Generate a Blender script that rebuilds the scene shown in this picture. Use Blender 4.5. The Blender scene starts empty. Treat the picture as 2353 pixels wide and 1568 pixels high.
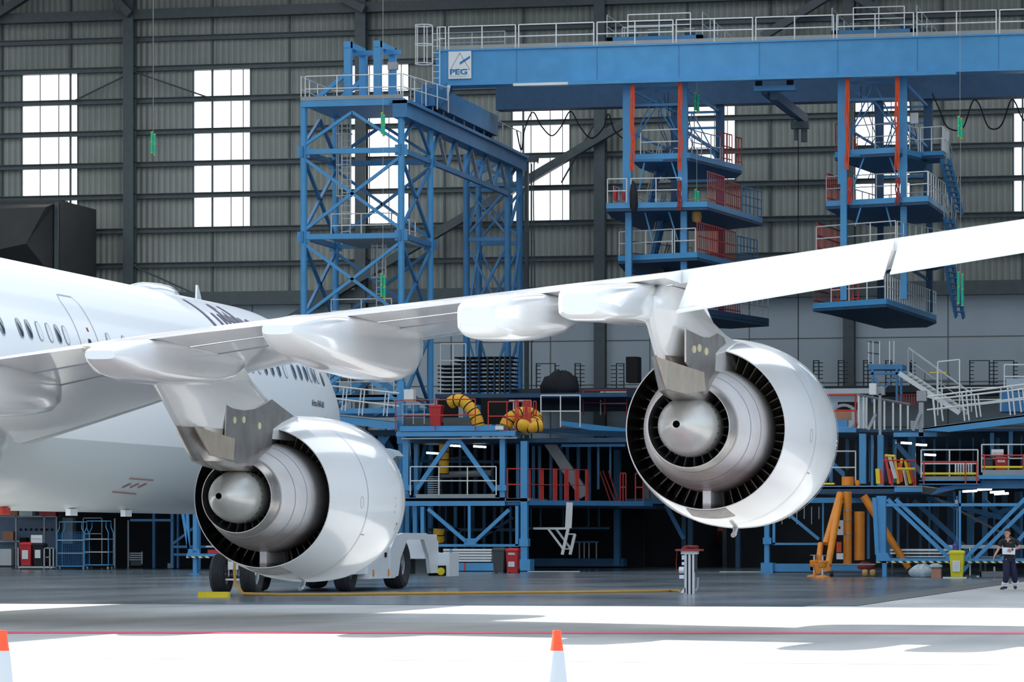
import bpy, bmesh, math, random
from mathutils import Vector, Matrix
random.seed(7)
C = bpy.context.scene.collection
# ---------------------------------------------------------------- camera model (2353 x 1568 photograph)
F = 8500.0; CX = 1176.5; HY = 1233.0; EYE = 1.6
TH = math.radians(12.5); CO = math.cos(TH); SI = math.sin(TH)
def onZ(px, py, Z):                       # a seen point at a known distance -> world (X starboard, Y into the hangar, z up)
    xc = (px-CX)/F*Z; return Vector((xc*CO-Z*SI, xc*SI+Z*CO, EYE-(py-HY)/F*Z))
def onY(px, py, Y):
    a = (px-CX)/F; return onZ(px, py, Y/(a*SI+CO))
def onX(px, py, X):
    a = (px-CX)/F; return onZ(px, py, X/(a*CO-SI))
def gp(px, py):
    return onZ(px, py, F*EYE/(py-HY))
# ---------------------------------------------------------------- materials
MATS = {}
def mat(name, col, rough=.5, metal=0., var=.06, scale=3., bump=0., bscale=20., coat=0., emit=0., spec=.5, trans=0.):
    m = bpy.data.materials.new(name); m.use_nodes = True; nt = m.node_tree; N = nt.nodes; L = nt.links
    b = N['Principled BSDF']; b.inputs['Roughness'].default_value = rough; b.inputs['Metallic'].default_value = metal
    b.inputs['Coat Weight'].default_value = coat; b.inputs['Coat Roughness'].default_value = .06
    b.inputs['Specular IOR Level'].default_value = spec
    if trans: b.inputs['Transmission Weight'].default_value = trans
    tc = N.new('ShaderNodeTexCoord'); nz = N.new('ShaderNodeTexNoise'); nz.inputs['Scale'].default_value = scale
    nz.inputs['Detail'].default_value = 5.
    L.new(tc.outputs['Object'], nz.inputs['Vector'])
    r = N.new('ShaderNodeValToRGB'); r.color_ramp.elements[0].position = .3; r.color_ramp.elements[1].position = .7
    r.color_ramp.elements[0].color = [max(0, c*(1-var)) for c in col]+[1]; r.color_ramp.elements[1].color = [min(1, c*(1+var)) for c in col]+[1]
    L.new(nz.outputs['Fac'], r.inputs['Fac']); L.new(r.outputs['Color'], b.inputs['Base Color'])
    if bump:
        n2 = N.new('ShaderNodeTexNoise'); n2.inputs['Scale'].default_value = bscale; L.new(tc.outputs['Object'], n2.inputs['Vector'])
        bp = N.new('ShaderNodeBump'); bp.inputs['Strength'].default_value = bump; bp.inputs['Distance'].default_value = .02
        L.new(n2.outputs['Fac'], bp.inputs['Height']); L.new(bp.outputs['Normal'], b.inputs['Normal'])
    if emit:
        L.new(r.outputs['Color'], b.inputs['Emission Color']); b.inputs['Emission Strength'].default_value = emit
    MATS[name] = m; return m
def s2l(r, g, b):
    f = lambda c: (c/255/12.92 if c/255 <= .04045 else ((c/255+.055)/1.055)**2.4)
    return (f(r), f(g), f(b))
# ---------------------------------------------------------------- mesh builder
class MB:
    def __init__(s): s.v = []; s.f = []
    def add(s, vs, fs):
        n = len(s.v); s.v += [tuple(p) for p in vs]; s.f += [tuple(i+n for i in f) for f in fs]; return s
    def box(s, a, b):
        x0, y0, z0 = [min(p, q) for p, q in zip(a, b)]; x1, y1, z1 = [max(p, q) for p, q in zip(a, b)]
        return s.add([(x0,y0,z0),(x1,y0,z0),(x1,y1,z0),(x0,y1,z0),(x0,y0,z1),(x1,y0,z1),(x1,y1,z1),(x0,y1,z1)],
                     [(0,3,2,1),(4,5,6,7),(0,1,5,4),(1,2,6,5),(2,3,7,6),(3,0,4,7)])
    def cbox(s, c, d): return s.box([c[i]-d[i]/2 for i in range(3)], [c[i]+d[i]/2 for i in range(3)])
    def bar(s, a, b, w, h=None, up=None):
        a = Vector(a); b = Vector(b); h = h or w; d = b-a
        if d.length < 1e-6: return s
        d.normalize(); u = Vector(up) if up else (Vector((0,0,1)) if abs(d.z) < .95 else Vector((0,1,0)))
        x = d.cross(u).normalized(); y = x.cross(d).normalized()
        vs = [p + x*sx*w/2 + y*sy*h/2 for p in (a, b) for sx, sy in ((-1,-1),(1,-1),(1,1),(-1,1))]
        return s.add(vs, [(3,2,1,0),(4,5,6,7),(0,1,5,4),(1,2,6,5),(2,3,7,6),(3,0,4,7)])
    def tube(s, a, b, r, n=8, r2=None): return s.pipe([a, b], [r, r if r2 is None else r2], n)
    def pipe(s, pts, r, n=8, cap=True):
        pts = [Vector(p) for p in pts]; R = r if isinstance(r, (list, tuple)) else [r]*len(pts); rings = []; x = None
        for i, p in enumerate(pts):
            d = (pts[min(i+1, len(pts)-1)]-pts[max(i-1, 0)]).normalized()
            if x is None:
                u = Vector((0,0,1)) if abs(d.z) < .95 else Vector((0,1,0)); x = d.cross(u).normalized()
            else: x = (x-d*x.dot(d)).normalized()
            y = x.cross(d)
            rings.append([p+(x*math.cos(2*math.pi*k/n)+y*math.sin(2*math.pi*k/n))*R[i] for k in range(n)])
        return s.loft(rings, cap)
    def loft(s, rings, cap=True, closed=True):
        n = len(rings[0]); vs = [p for r in rings for p in r]; fs = []
        for i in range(len(rings)-1):
            for k in range(n if closed else n-1):
                k2 = (k+1) % n; fs.append((i*n+k, i*n+k2, (i+1)*n+k2, (i+1)*n+k))
        if cap and closed: fs.append(tuple(range(n-1, -1, -1))); fs.append(tuple((len(rings)-1)*n+k for k in range(n)))
        return s.add(vs, fs)
    def lathe(s, prof, o, axis='Y', n=48, cap=False):
        o = Vector(o); rings = []
        for t, r in prof:
            ring = []
            for k in range(n):
                c, q = math.cos(2*math.pi*k/n)*r, math.sin(2*math.pi*k/n)*r
                ring.append(o+Vector({'Y': (c, t, q), 'X': (t, c, q), 'Z': (c, q, t)}[axis]))
            rings.append(ring)
        return s.loft(rings, cap)
    def poly(s, pts, off):
        pts = [Vector(p) for p in pts]; off = Vector(off); n = len(pts)
        fs = [tuple(range(n-1, -1, -1)), tuple(range(n, 2*n))]+[(k, (k+1) % n, n+(k+1) % n, n+k) for k in range(n)]
        return s.add(pts+[p+off for p in pts], fs)
    def build(s, name, m, parent=None, smooth=False, ang=.6, sub=0, thick=0):
        me = bpy.data.meshes.new(name); ro = Vector((0,0,0))
        if parent is not None: ro = worldloc(parent)
        elif s.v:
            xs = [p[0] for p in s.v]; ys = [p[1] for p in s.v]; ro = Vector(((min(xs)+max(xs))/2, (min(ys)+max(ys))/2, min(p[2] for p in s.v)))
        me.from_pydata([(p[0]-ro.x, p[1]-ro.y, p[2]-ro.z) for p in s.v], [], s.f); me.validate(); 
        bm = bmesh.new(); bm.from_mesh(me); bmesh.ops.recalc_face_normals(bm, faces=bm.faces); bm.to_mesh(me); bm.free()
        me.materials.append(MATS[m] if isinstance(m, str) else m)
        if smooth:
            me.polygons.foreach_set('use_smooth', [True]*len(me.polygons)); me.set_sharp_from_angle(angle=ang)
        o = bpy.data.objects.new(name, me); C.objects.link(o)
        if parent is not None: o.parent = parent
        else: o.location = ro
        if sub:
            md = o.modifiers.new('s', 'SUBSURF'); md.levels = sub; md.render_levels = sub
        if thick:
            md = o.modifiers.new('t', 'SOLIDIFY'); md.thickness = thick
        return o
def worldloc(o):
    p = Vector(o.location)
    while o.parent is not None: o = o.parent; p += Vector(o.location)
    return p
def tag(o, label, cat, group=None, kind=None):
    o['label'] = label; o['category'] = cat
    if group: o['group'] = group
    if kind: o['kind'] = kind
    return o
def struct(o, label=None):
    o['kind'] = 'structure'
    if label: o['label'] = label
    return o
def empty(name, loc, label, cat, group=None):
    o = bpy.data.objects.new(name, None); C.objects.link(o); o.location = loc; o.empty_display_size = .2
    return tag(o, label, cat, group)
def dup(o, off=(0,0,0), label=None, parent=None):
    c = o.copy(); C.objects.link(c); c.parent = parent
    if parent is None: c.location = Vector(o.location)+Vector(off)
    if label: c['label'] = label
    for ch in list(o.children): dup(ch, parent=c)
    return c
def textmb(body, size=1., squeeze=1., bold=0.):
    cu = bpy.data.curves.new('t', 'FONT'); cu.body = body; cu.size = size; cu.offset = bold; cu.resolution_u = 3
    ob = bpy.data.objects.new('t', cu); C.objects.link(ob); bpy.context.view_layer.update()
    me = bpy.data.meshes.new_from_object(ob.evaluated_get(bpy.context.evaluated_depsgraph_get()))
    vs = [(v.co.x*squeeze, v.co.y) for v in me.vertices]; fs = [tuple(p.vertices) for p in me.polygons]
    bpy.data.objects.remove(ob); bpy.data.curves.remove(cu); bpy.data.meshes.remove(me); return vs, fs
def flat_text(body, o, size, mt, parent, name='lettering', squeeze=1., bold=0., vertical=False, ux=(1,0,0), uy=(0,0,1)):
    vs, fs = textmb(body, size, squeeze, bold); o = Vector(o); ux = Vector(ux); uy = Vector(uy)
    if vertical: ux, uy = -uy, ux
    m = MB(); m.add([o+ux*x+uy*y for x, y in vs], fs); return m.build(name, mt, parent)
def rail(base, h=1.1, posts=1.5, r=.03, mids=1, mb=None, top=True, ends=True):
    """guard rail along a polyline of base points"""
    mb = mb or MB(); base = [Vector(p) for p in base]; up = Vector((0,0,1))
    for a, b in zip(base, base[1:]):
        for k in range(1, mids+2):
            q = up*h*k/(mids+1); mb.tube(a+q, b+q, r, 6)
        n = max(1, round((b-a).length/posts))
        for i in range(n+1):
            p = a+(b-a)*i/n; mb.tube(p, p+up*h, r, 6)
    return mb
# ---------------------------------------------------------------- palette
mat('white paint', (.80,.82,.83), .22, var=.02, scale=.6, coat=.6)
mat('white satin', (.78,.80,.81), .4, var=.04, scale=1.)
mat('sheet grey', s2l(100,112,110), .6, var=.05)
mat('dark steel', s2l(78,90,94), .55, var=.1)
mat('black', (.006,.006,.007), .6, spec=.2)
mat('duct black', (.01,.01,.011), .35, metal=.2)
mat('dark rubber', (.028,.029,.032), .75, var=.2, scale=6, bump=.2)
mat('hub grey', (.32,.33,.35), .45, metal=.4)
mat('bare metal', (.58,.57,.55), .22, metal=1., var=.08, scale=2.)
mat('brushed aluminium', (.62,.63,.64), .38, metal=.8, var=.08)
mat('heat metal', (.48,.45,.43), .3, metal=.85, var=.22, scale=2.2)
mat('tan metal', (.52,.46,.38), .4, metal=.45, var=.12, scale=3)
mat('cowl white', (.66,.65,.66), .38, var=.08, scale=1.5, metal=.1)
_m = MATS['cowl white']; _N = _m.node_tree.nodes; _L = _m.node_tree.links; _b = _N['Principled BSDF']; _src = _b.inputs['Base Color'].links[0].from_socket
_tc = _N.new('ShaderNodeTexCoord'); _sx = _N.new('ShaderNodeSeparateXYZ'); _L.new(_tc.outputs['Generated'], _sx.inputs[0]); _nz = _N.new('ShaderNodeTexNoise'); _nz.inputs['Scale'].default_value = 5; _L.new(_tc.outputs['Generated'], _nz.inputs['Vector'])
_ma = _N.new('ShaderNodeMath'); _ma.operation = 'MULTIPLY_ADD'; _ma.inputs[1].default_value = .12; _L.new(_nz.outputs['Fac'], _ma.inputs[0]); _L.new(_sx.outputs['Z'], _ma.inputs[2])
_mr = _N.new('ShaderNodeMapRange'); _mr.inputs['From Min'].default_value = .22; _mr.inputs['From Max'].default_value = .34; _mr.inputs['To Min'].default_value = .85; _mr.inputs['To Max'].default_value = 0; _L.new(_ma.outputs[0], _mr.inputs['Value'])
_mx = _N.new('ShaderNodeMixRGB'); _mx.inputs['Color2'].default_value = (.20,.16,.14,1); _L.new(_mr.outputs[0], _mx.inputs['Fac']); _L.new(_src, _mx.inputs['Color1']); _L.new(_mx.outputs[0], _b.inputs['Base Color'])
mat('plug metal', (.60,.60,.57), .3, metal=.35, var=.1, scale=1.6)
mat('vane metal', (.24,.21,.18), .4, metal=.5, var=.2)
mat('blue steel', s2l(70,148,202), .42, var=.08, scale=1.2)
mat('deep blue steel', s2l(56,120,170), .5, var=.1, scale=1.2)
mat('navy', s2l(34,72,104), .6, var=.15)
mat('rail white', (.72,.74,.74), .45, var=.04)
mat('rail grey', (.42,.45,.47), .45, metal=.4)
mat('toe board', (.30,.33,.34), .6, metal=.3)
mat('red paint', s2l(196,54,44), .5, var=.12)
mat('dull red', s2l(150,50,46), .55, var=.12)
mat('orange strap', s2l(222,84,44), .7, var=.1)
mat('orange paint', s2l(226,136,34), .4, var=.1)
mat('yellow paint', s2l(232,206,40), .45, var=.08)
mat('hose yellow', s2l(228,170,40), .6, var=.12, scale=5)
mat('bin red', s2l(190,34,42), .4)
mat('bin grey', s2l(58,62,66), .5)
mat('bin yellow', s2l(226,212,30), .4)
mat('green sling', s2l(40,190,150), .5)
mat('paper', (.78,.8,.82), .6)
mat('letter dark', (.03,.03,.035), .5)
mat('livery blue', s2l(40,40,96), .4)
mat('logo blue', s2l(30,120,180), .5)
mat('glass dark', s2l(52,72,84), .12, coat=.5)
mat('tan cloth', s2l(190,150,90), .8)
mat('cardboard', s2l(178,128,104), .8)
mat('shade and tarp dark', s2l(22,28,36), .85, var=.3, scale=1.)  # near-black tone imitating deep shade; also colours the tarpaulin heap
mat('concrete block', s2l(112,120,120), .85, var=.12, scale=1.5)
mat('lamp glow', (.9,1.,.95), .5, emit=4.)
mat('cone orange', s2l(250,84,40), .45, var=.03)
mat('cone white', (.56,.61,.65), .5, var=.03)
mat('fill sheet glow', (.9,.95,1.), .5, emit=.25)  # glow of the sheets added with the ceiling fill lamps
mat('rope', s2l(196,150,70), .8, bump=.4, bscale=60)
mat('duct dark', s2l(58,58,60), .6, var=.15, scale=.6)
mat('skin', s2l(206,148,120), .5)
mat('polo black', (.012,.013,.018), .8)
mat('trouser navy', s2l(30,30,62), .8)
mat('hair black', (.01,.01,.01), .6)
mat('shoe', (.03,.03,.035), .6)
mat('reflective', (.85,.87,.9), .5)
mat('clear plastic', s2l(200,215,224), .2, var=.2, scale=9, trans=.35, bump=.5, bscale=14)
mat('blue bottle', s2l(50,70,150), .4)
mat('hazard black', (.02,.02,.02), .5)

def node_mat(name): 
    m = bpy.data.materials.new(name); m.use_nodes = True; MATS[name] = m; return m, m.node_tree.nodes, m.node_tree.links
# sheet-metal cladding: vertical corrugation
def cladding(name, c0, c1):
    m, N, L = node_mat(name); b = N['Principled BSDF']; b.inputs['Roughness'].default_value = .6
    tc = N.new('ShaderNodeTexCoord'); sx = N.new('ShaderNodeSeparateXYZ'); L.new(tc.outputs['Object'], sx.inputs[0])
    mu = N.new('ShaderNodeMath'); mu.operation = 'MULTIPLY'; mu.inputs[1].default_value = 2*math.pi/.34; L.new(sx.outputs['X'], mu.inputs[0])
    sn = N.new('ShaderNodeMath'); sn.operation = 'SINE'; L.new(mu.outputs[0], sn.inputs[0])
    bp = N.new('ShaderNodeBump'); bp.inputs['Distance'].default_value = .06; bp.inputs['Strength'].default_value = .8
    L.new(sn.outputs[0], bp.inputs['Height']); L.new(bp.outputs['Normal'], b.inputs['Normal'])
    pw = N.new('ShaderNodeMath'); pw.operation = 'GREATER_THAN'; pw.inputs[1].default_value = .8; L.new(sn.outputs[0], pw.inputs[0])
    nz = N.new('ShaderNodeTexNoise'); nz.inputs['Scale'].default_value = .35; L.new(tc.outputs['Object'], nz.inputs['Vector'])
    r = N.new('ShaderNodeValToRGB'); r.color_ramp.elements[0].color = [*c0, 1]; r.color_ramp.elements[1].color = [*c1, 1]
    r.color_ramp.elements[0].position = .35; r.color_ramp.elements[1].position = .65; L.new(nz.outputs['Fac'], r.inputs['Fac'])
    mx = N.new('ShaderNodeMixRGB'); mx.blend_type = 'MULTIPLY'; mx.inputs['Color2'].default_value = (.72,.74,.74,1)
    L.new(pw.outputs[0], mx.inputs['Fac']); L.new(r.outputs['Color'], mx.inputs['Color1']); L.new(mx.outputs['Color'], b.inputs['Base Color'])
cladding('cladding', s2l(150,156,152), s2l(163,169,164))
# translucent daylight sheets
m, N, L = node_mat('daylight sheet')
N.remove(N['Principled BSDF']); tr = N.new('ShaderNodeBsdfTranslucent'); tr.inputs['Color'].default_value = (.93,.95,.97,1)
tc = N.new('ShaderNodeTexCoord'); sx = N.new('ShaderNodeSeparateXYZ'); L.new(tc.outputs['Object'], sx.inputs[0])
mu = N.new('ShaderNodeMath'); mu.operation = 'MULTIPLY'; mu.inputs[1].default_value = 2*math.pi/.34; L.new(sx.outputs['X'], mu.inputs[0])
sn = N.new('ShaderNodeMath'); sn.operation = 'SINE'; L.new(mu.outputs[0], sn.inputs[0])
r = N.new('ShaderNodeMapRange'); r.inputs['From Min'].default_value = -1; r.inputs['To Min'].default_value = .97; r.inputs['To Max'].default_value = .86
L.new(sn.outputs[0], r.inputs['Value']); cc = N.new('ShaderNodeCombineColor'); [L.new(r.outputs[0], cc.inputs[i]) for i in range(3)]
L.new(cc.outputs[0], tr.inputs['Color']); L.new(tr.outputs[0], N['Material Output'].inputs['Surface'])
# apron concrete
m, N, L = node_mat('apron concrete'); b = N['Principled BSDF']; b.inputs['Roughness'].default_value = .75
tc = N.new('ShaderNodeTexCoord'); mp = N.new('ShaderNodeMapping'); mp.inputs['Scale'].default_value = (.5,.12,1); mp.inputs['Rotation'].default_value = (0,0,.5)
L.new(tc.outputs['Object'], mp.inputs['Vector']); nz = N.new('ShaderNodeTexNoise'); nz.inputs['Scale'].default_value = 1.; nz.inputs['Detail'].default_value = 8
L.new(mp.outputs[0], nz.inputs['Vector']); r = N.new('ShaderNodeValToRGB'); r.color_ramp.elements[0].position = .3; r.color_ramp.elements[1].position = .62
r.color_ramp.elements[0].color = (*s2l(158,159,158), 1); r.color_ramp.elements[1].color = (*s2l(186,186,182), 1)
L.new(nz.outputs['Fac'], r.inputs['Fac']); L.new(r.outputs['Color'], b.inputs['Base Color'])
# polished hangar floor
m, N, L = node_mat('polished floor'); b = N['Principled BSDF']
tc = N.new('ShaderNodeTexCoord'); mp = N.new('ShaderNodeMapping'); mp.inputs['Scale'].default_value = (.25,.12,1)
L.new(tc.outputs['Object'], mp.inputs['Vector']); nz = N.new('ShaderNodeTexNoise'); nz.inputs['Scale'].default_value = 1.; nz.inputs['Detail'].default_value = 8
L.new(mp.outputs[0], nz.inputs['Vector']); r = N.new('ShaderNodeValToRGB'); r.color_ramp.elements[0].position = .3; r.color_ramp.elements[1].position = .7
r.color_ramp.elements[0].color = (*s2l(84,96,106), 1); r.color_ramp.elements[1].color = (*s2l(112,124,132), 1)
L.new(nz.outputs['Fac'], r.inputs['Fac']); L.new(r.outputs['Color'], b.inputs['Base Color'])
r2 = N.new('ShaderNodeMapRange'); r2.inputs['To Min'].default_value = .10; r2.inputs['To Max'].default_value = .32; L.new(nz.outputs['Fac'], r2.inputs['Value']); L.new(r2.outputs[0], b.inputs['Roughness'])
# fuselage paint: white above, grey belly
m, N, L = node_mat('fuselage paint'); b = N['Principled BSDF']; b.inputs['Roughness'].default_value = .36; b.inputs['Coat Weight'].default_value = .18; b.inputs['Coat Roughness'].default_value = .08
tc = N.new('ShaderNodeTexCoord'); sx = N.new('ShaderNodeSeparateXYZ'); L.new(tc.outputs['Object'], sx.inputs[0])
gt = N.new('ShaderNodeMath'); gt.operation = 'GREATER_THAN'; gt.inputs[1].default_value = 3.72; L.new(sx.outputs['Z'], gt.inputs[0])
mx = N.new('ShaderNodeMixRGB'); mx.inputs['Color1'].default_value = (*s2l(196,202,202), 1); mx.inputs['Color2'].default_value = (.84,.86,.87,1)
L.new(gt.outputs[0], mx.inputs['Fac']); L.new(mx.outputs[0], b.inputs['Base Color'])
# hazard stripes
m, N, L = node_mat('hazard stripe'); b = N['Principled BSDF']; tc = N.new('ShaderNodeTexCoord'); sx = N.new('ShaderNodeSeparateXYZ'); L.new(tc.outputs['Object'], sx.inputs[0])
ad = N.new('ShaderNodeMath'); ad.operation = 'ADD'; L.new(sx.outputs['X'], ad.inputs[0]); L.new(sx.outputs['Z'], ad.inputs[1])
mu = N.new('ShaderNodeMath'); mu.operation = 'MULTIPLY'; mu.inputs[1].default_value = 2*math.pi/.3; L.new(ad.outputs[0], mu.inputs[0])
sn = N.new('ShaderNodeMath'); sn.operation = 'SINE'; L.new(mu.outputs[0], sn.inputs[0]); gt = N.new('ShaderNodeMath'); gt.operation = 'GREATER_THAN'; gt.inputs[1].default_value = 0; L.new(sn.outputs[0], gt.inputs[0])
mx = N.new('ShaderNodeMixRGB'); mx.inputs['Color1'].default_value = (.02,.02,.02,1); mx.inputs['Color2'].default_value = (.75,.72,.4,1); L.new(gt.outputs[0], mx.inputs['Fac']); L.new(mx.outputs[0], b.inputs['Base Color'])

# ---------------------------------------------------------------- ground
FX0, FX1 = -98., 22.; WY = 198.; FY = 101.; RZ = 33.6; EDGE = 84.0; SX = -11.8
def flat(x0, x1, y0, y1, z=0.): return MB().add([(x0,y0,z),(x1,y0,z),(x1,y1,z),(x0,y1,z)], [(0,1,2,3)])
o = flat(-700, 500, -300, 700, -.012).build('apron', 'apron concrete'); struct(o)
o = MB().box((FX0, EDGE, -.01), (SX, WY, 0)).build('floor', 'polished floor'); struct(o)
mat('drain grey', s2l(66,74,80), .5)
o = MB().box((SX, EDGE+1, -.01), (SX+1.1, WY, .004)).build('trim_1', 'drain grey'); struct(o)
m = MB(); a = gp(-300, 1452.5); b = gp(2700, 1454.5); m.bar(a+Vector((0,0,-.008)), b+Vector((0,0,-.008)), .016, .42, up=(0,1,0))
mat('line red', s2l(236,96,120), .6, var=.03)
o = flat(-60, 25, 0, .34, -.006); 
o = MB(); d = (b-a).normalized(); nrm = Vector((-d.y, d.x, 0))*1.2
o.add([a-nrm*.5, b-nrm*.5, b+nrm*.5, a+nrm*.5], [(0,1,2,3)]); o.v = [(x,y,-.006) for x,y,z in o.v]
o = o.build('trim_2', 'line red'); struct(o)
mat('joint dark', s2l(110,112,112), .8)
for k, y in enumerate((46.5, 66.5)):
    o = flat(-120, 60, y, y+.05, -.0085).build('trim_%d' % (3+k), 'joint dark'); struct(o)

# ---------------------------------------------------------------- hangar shell
def bx(px): return onY(px, 600, WY).x
def bz(px, py): return onY(px, py, WY).z
winpx = [(50,179,170,532),(444,576,159,526),(804,940,148,516),(1176,1310,160,511),(1549,1690,140,415),(1962,2092,150,470),(2328,2470,140,487)]
wins = [(bx(a), bx(b), bz((a+b)/2, d), bz((a+b)/2, c)) for a, b, c, d in winpx]
ZC = 14.45
wall = MB(); T = .12
xs = [FX0]; 
for x0, x1, z0, z1 in wins:
    wall.box((xs[-1], WY, ZC), (x0, WY+T, RZ)); wall.box((x0, WY, ZC), (x1, WY+T, z0)); wall.box((x0, WY, z1), (x1, WY+T, RZ)); xs.append(x1)
wall.box((xs[-1], WY, ZC), (FX1, WY+T, RZ))
_x, _z = wins[0][0], bz(100,456)
wall.box((_x, WY-.06, wins[0][2]), (bx(153), WY+T, _z))
struct(wall.build('wall_back', 'cladding'))
for k, (x0, x1, z0, z1) in enumerate(wins):
    w = struct(MB().box((x0, WY+.04, z0), (x1, WY+.07, z1)).build('window_%d' % (k+1), 'daylight sheet'))
    fr = MB()
    for q in (x0, x1): fr.box((q-.04, WY-.03, z0), (q+.04, WY+.1, z1))
    for q in (.33, .66, .87): fr.box((x0+(x1-x0)*q-.022, WY-.02, z0), (x0+(x1-x0)*q+.022, WY+.03, z1))
    for q in (z0, z1): fr.box((x0, WY-.03, q-.04), (x1, WY+.1, q+.04))
    fr.build('window_frame', 'dark steel', w)
m = MB().box((FX0, WY-.35, 0), (FX1, WY+T, ZC)); struct(m.build('wall_back_base', 'concrete grey') if 'concrete grey' in MATS else m.build('wall_back', mat('concrete grey', s2l(176,190,200), .8, var=.05, scale=.4)))
m = MB()
for z in (ZC-2.2, ZC-4.6, ZC-7, ZC-9.4): m.box((FX0, WY-.362, z-.03), (FX1, WY-.35, z+.03))
for px in range(-100, 2700, 228): x = bx(px); m.box((x-.03, WY-.364, 0), (x+.03, WY-.35, ZC))
struct(m.build('trim_5', 'joint dark'))
m = MB().box((FX0, WY-.9, ZC), (FX1, WY-.1, ZC+.75)); struct(m.build('trim_6', 'dark steel'))
# girts
gz = [bz(383, y) for y in (90,158,231,304,378,451,530,610,688)]
for k, z in enumerate(gz[:-1]):
    m = MB().box((FX0, WY-.3, z-.14), (FX1, WY, z+.14)); m.box((FX0, WY-.42, z+.1), (FX1, WY-.3, z+.14))
    tag(m.build('wall_girt', 'dark steel'), 'long dark horizontal wall girt on the back wall, %s from the top' % ('first second third fourth fifth sixth seventh eighth'.split()[k]), 'girder', 'girts on the back wall')['kind'] = 'structure'
z = bz(383, 36); m = MB().box((FX0, WY-.9, z-.27), (FX1, WY-.3, z+.27))
m.bar((FX0, WY-.6, z), (FX0, WY-.6, z), .1); struct(m.build('trim_7', 'dark steel'))
# wall columns
colpx = [-230, 307, 838, 1385, 1955, 2545]
cx = [bx(p) for p in colpx]
for k, x in enumerate(cx):
    m = MB().box((x-.30, WY-1.0, 0), (x+.30, WY-.92, RZ)); m.box((x-.30, WY-.42, 0), (x+.30, WY-.34, RZ)); m.box((x+.06, WY-.95, 0), (x+.14, WY-.4, RZ))
    o = m.build('wall_column', 'dark steel'); o['kind'] = 'structure'; o['label'] = 'dark steel wall column, number %d from the left of the back wall' % (k+1)
    o['category'] = 'column'
# secondary posts
m = MB()
for px in (5, 163, 489, 666, 1022, 1203, 1580, 1770, 2165, 2350): x = bx(px); m.box((x-.05, WY-.12, ZC), (x+.05, WY, RZ))
struct(m.build('trim_8', 'dark steel'))
# roof truss diagonals, wind bracing
m = MB(); Yb = WY-1.3
for a, b in (((0,30),(110,-40)),((225,-45),(300,33)),((778,-8),(838,22)),((1752,85),(1920,-20)),((1955,-14),(2085,62)),((2085,62),(2200,90)),((-60,60),(0,30))):
    m.bar(onY(*a, Yb), onY(*b, Yb), .5, .42)
m.bar(onY(640,750,Yb), onY(1440,280,Yb), .5, .45)
struct(m.build('trim_9', 'dark steel'))
m = MB(); Yb = WY-.5
for a, b in (((307,165),(170,232)),((307,165),(490,228)),((838,222),(680,228)),((1385,250),(1290,420)),((307,612),(480,690))): m.tube(onY(*a, Yb), onY(*b, Yb), .05, 6)
struct(m.build('trim_10', 'dark steel'))
mat('roof dark', s2l(96,98,98), .7)
struct(MB().box((FX0, FY, RZ), (FX1, WY+T, RZ+.4)).build('ceiling', 'roof dark'))
struct(MB().box((FX0-.3, FY, 0), (FX0, WY+T, RZ)).build('wall_left', 'concrete grey'))
struct(MB().box((FX1, FY, 0), (FX1+.3, WY+T, RZ)).build('wall_right', 'concrete grey'))
struct(MB().box((FX0, FY-.4, 25), (FX1, FY, RZ+.4)).build('wall_front', 'concrete grey'))

# ---------------------------------------------------------------- camera, light
cam = bpy.data.cameras.new('camera'); co = bpy.data.objects.new('camera', cam); C.objects.link(co)
co.location = (0, 0, EYE); co.rotation_euler = (math.pi/2, 0, TH); cam.sensor_width = 36; cam.lens = F*36/2353
cam.shift_y = (HY-784)/2353; cam.clip_end = 2000; cam.clip_start = .5
sc = bpy.context.scene; sc.camera = co
SUN = Vector((-1.1, .5, 1)).normalized()
sl = bpy.data.lights.new('sun', 'SUN'); sl.energy = 5.2; sl.angle = .009; sl.color = (1., .97, .93)
so = bpy.data.objects.new('sun', sl); C.objects.link(so); so.rotation_euler = SUN.to_track_quat('Z', 'Y').to_euler(); so.location = (-60, 40, 60)
w = bpy.data.worlds.new('w'); sc.world = w; w.use_nodes = True; N = w.node_tree.nodes; L = w.node_tree.links
bg = N['Background']; sk = N.new('ShaderNodeTexSky'); sk.sky_type = 'NISHITA'; sk.sun_disc = False
sk.sun_elevation = math.asin(SUN.z); sk.sun_rotation = math.atan2(SUN.x, SUN.y); sk.dust_density = 3.; sk.air_density = 1.
mx = N.new('ShaderNodeMixRGB'); mx.inputs['Fac'].default_value = .55; mx.inputs['Color2'].default_value = (4.6,5.2,5.8,1)
L.new(sk.outputs[0], mx.inputs['Color1']); L.new(mx.outputs[0], bg.inputs['Color']); bg.inputs['Strength'].default_value = .18
sc.view_settings.view_transform = 'Standard'; sc.view_settings.look = 'None'; sc.view_settings.gamma = 1.; sc.view_settings.exposure = .75
sc.view_settings.use_curve_mapping = False

# unseen ceiling fill strips, added to brighten the hangar interior
for k, x in enumerate((-80, -56, -32, -8)):
    al = bpy.data.lights.new('fill_light', 'AREA'); al.shape = 'RECTANGLE'; al.size = 15; al.size_y = 80; al.energy = 2700; al.color = (.93,.97,1.)
    ao = bpy.data.objects.new('fill_light', al); C.objects.link(ao); ao.location = (x, 150, RZ-.12)
    o = MB().box((x-7.5, 110, RZ-.08), (x+7.5, 190, RZ)).build('window_%d' % (20+k), 'fill sheet glow'); struct(o)  # glowing ceiling sheet added with its fill lamp, not an actual window
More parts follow.
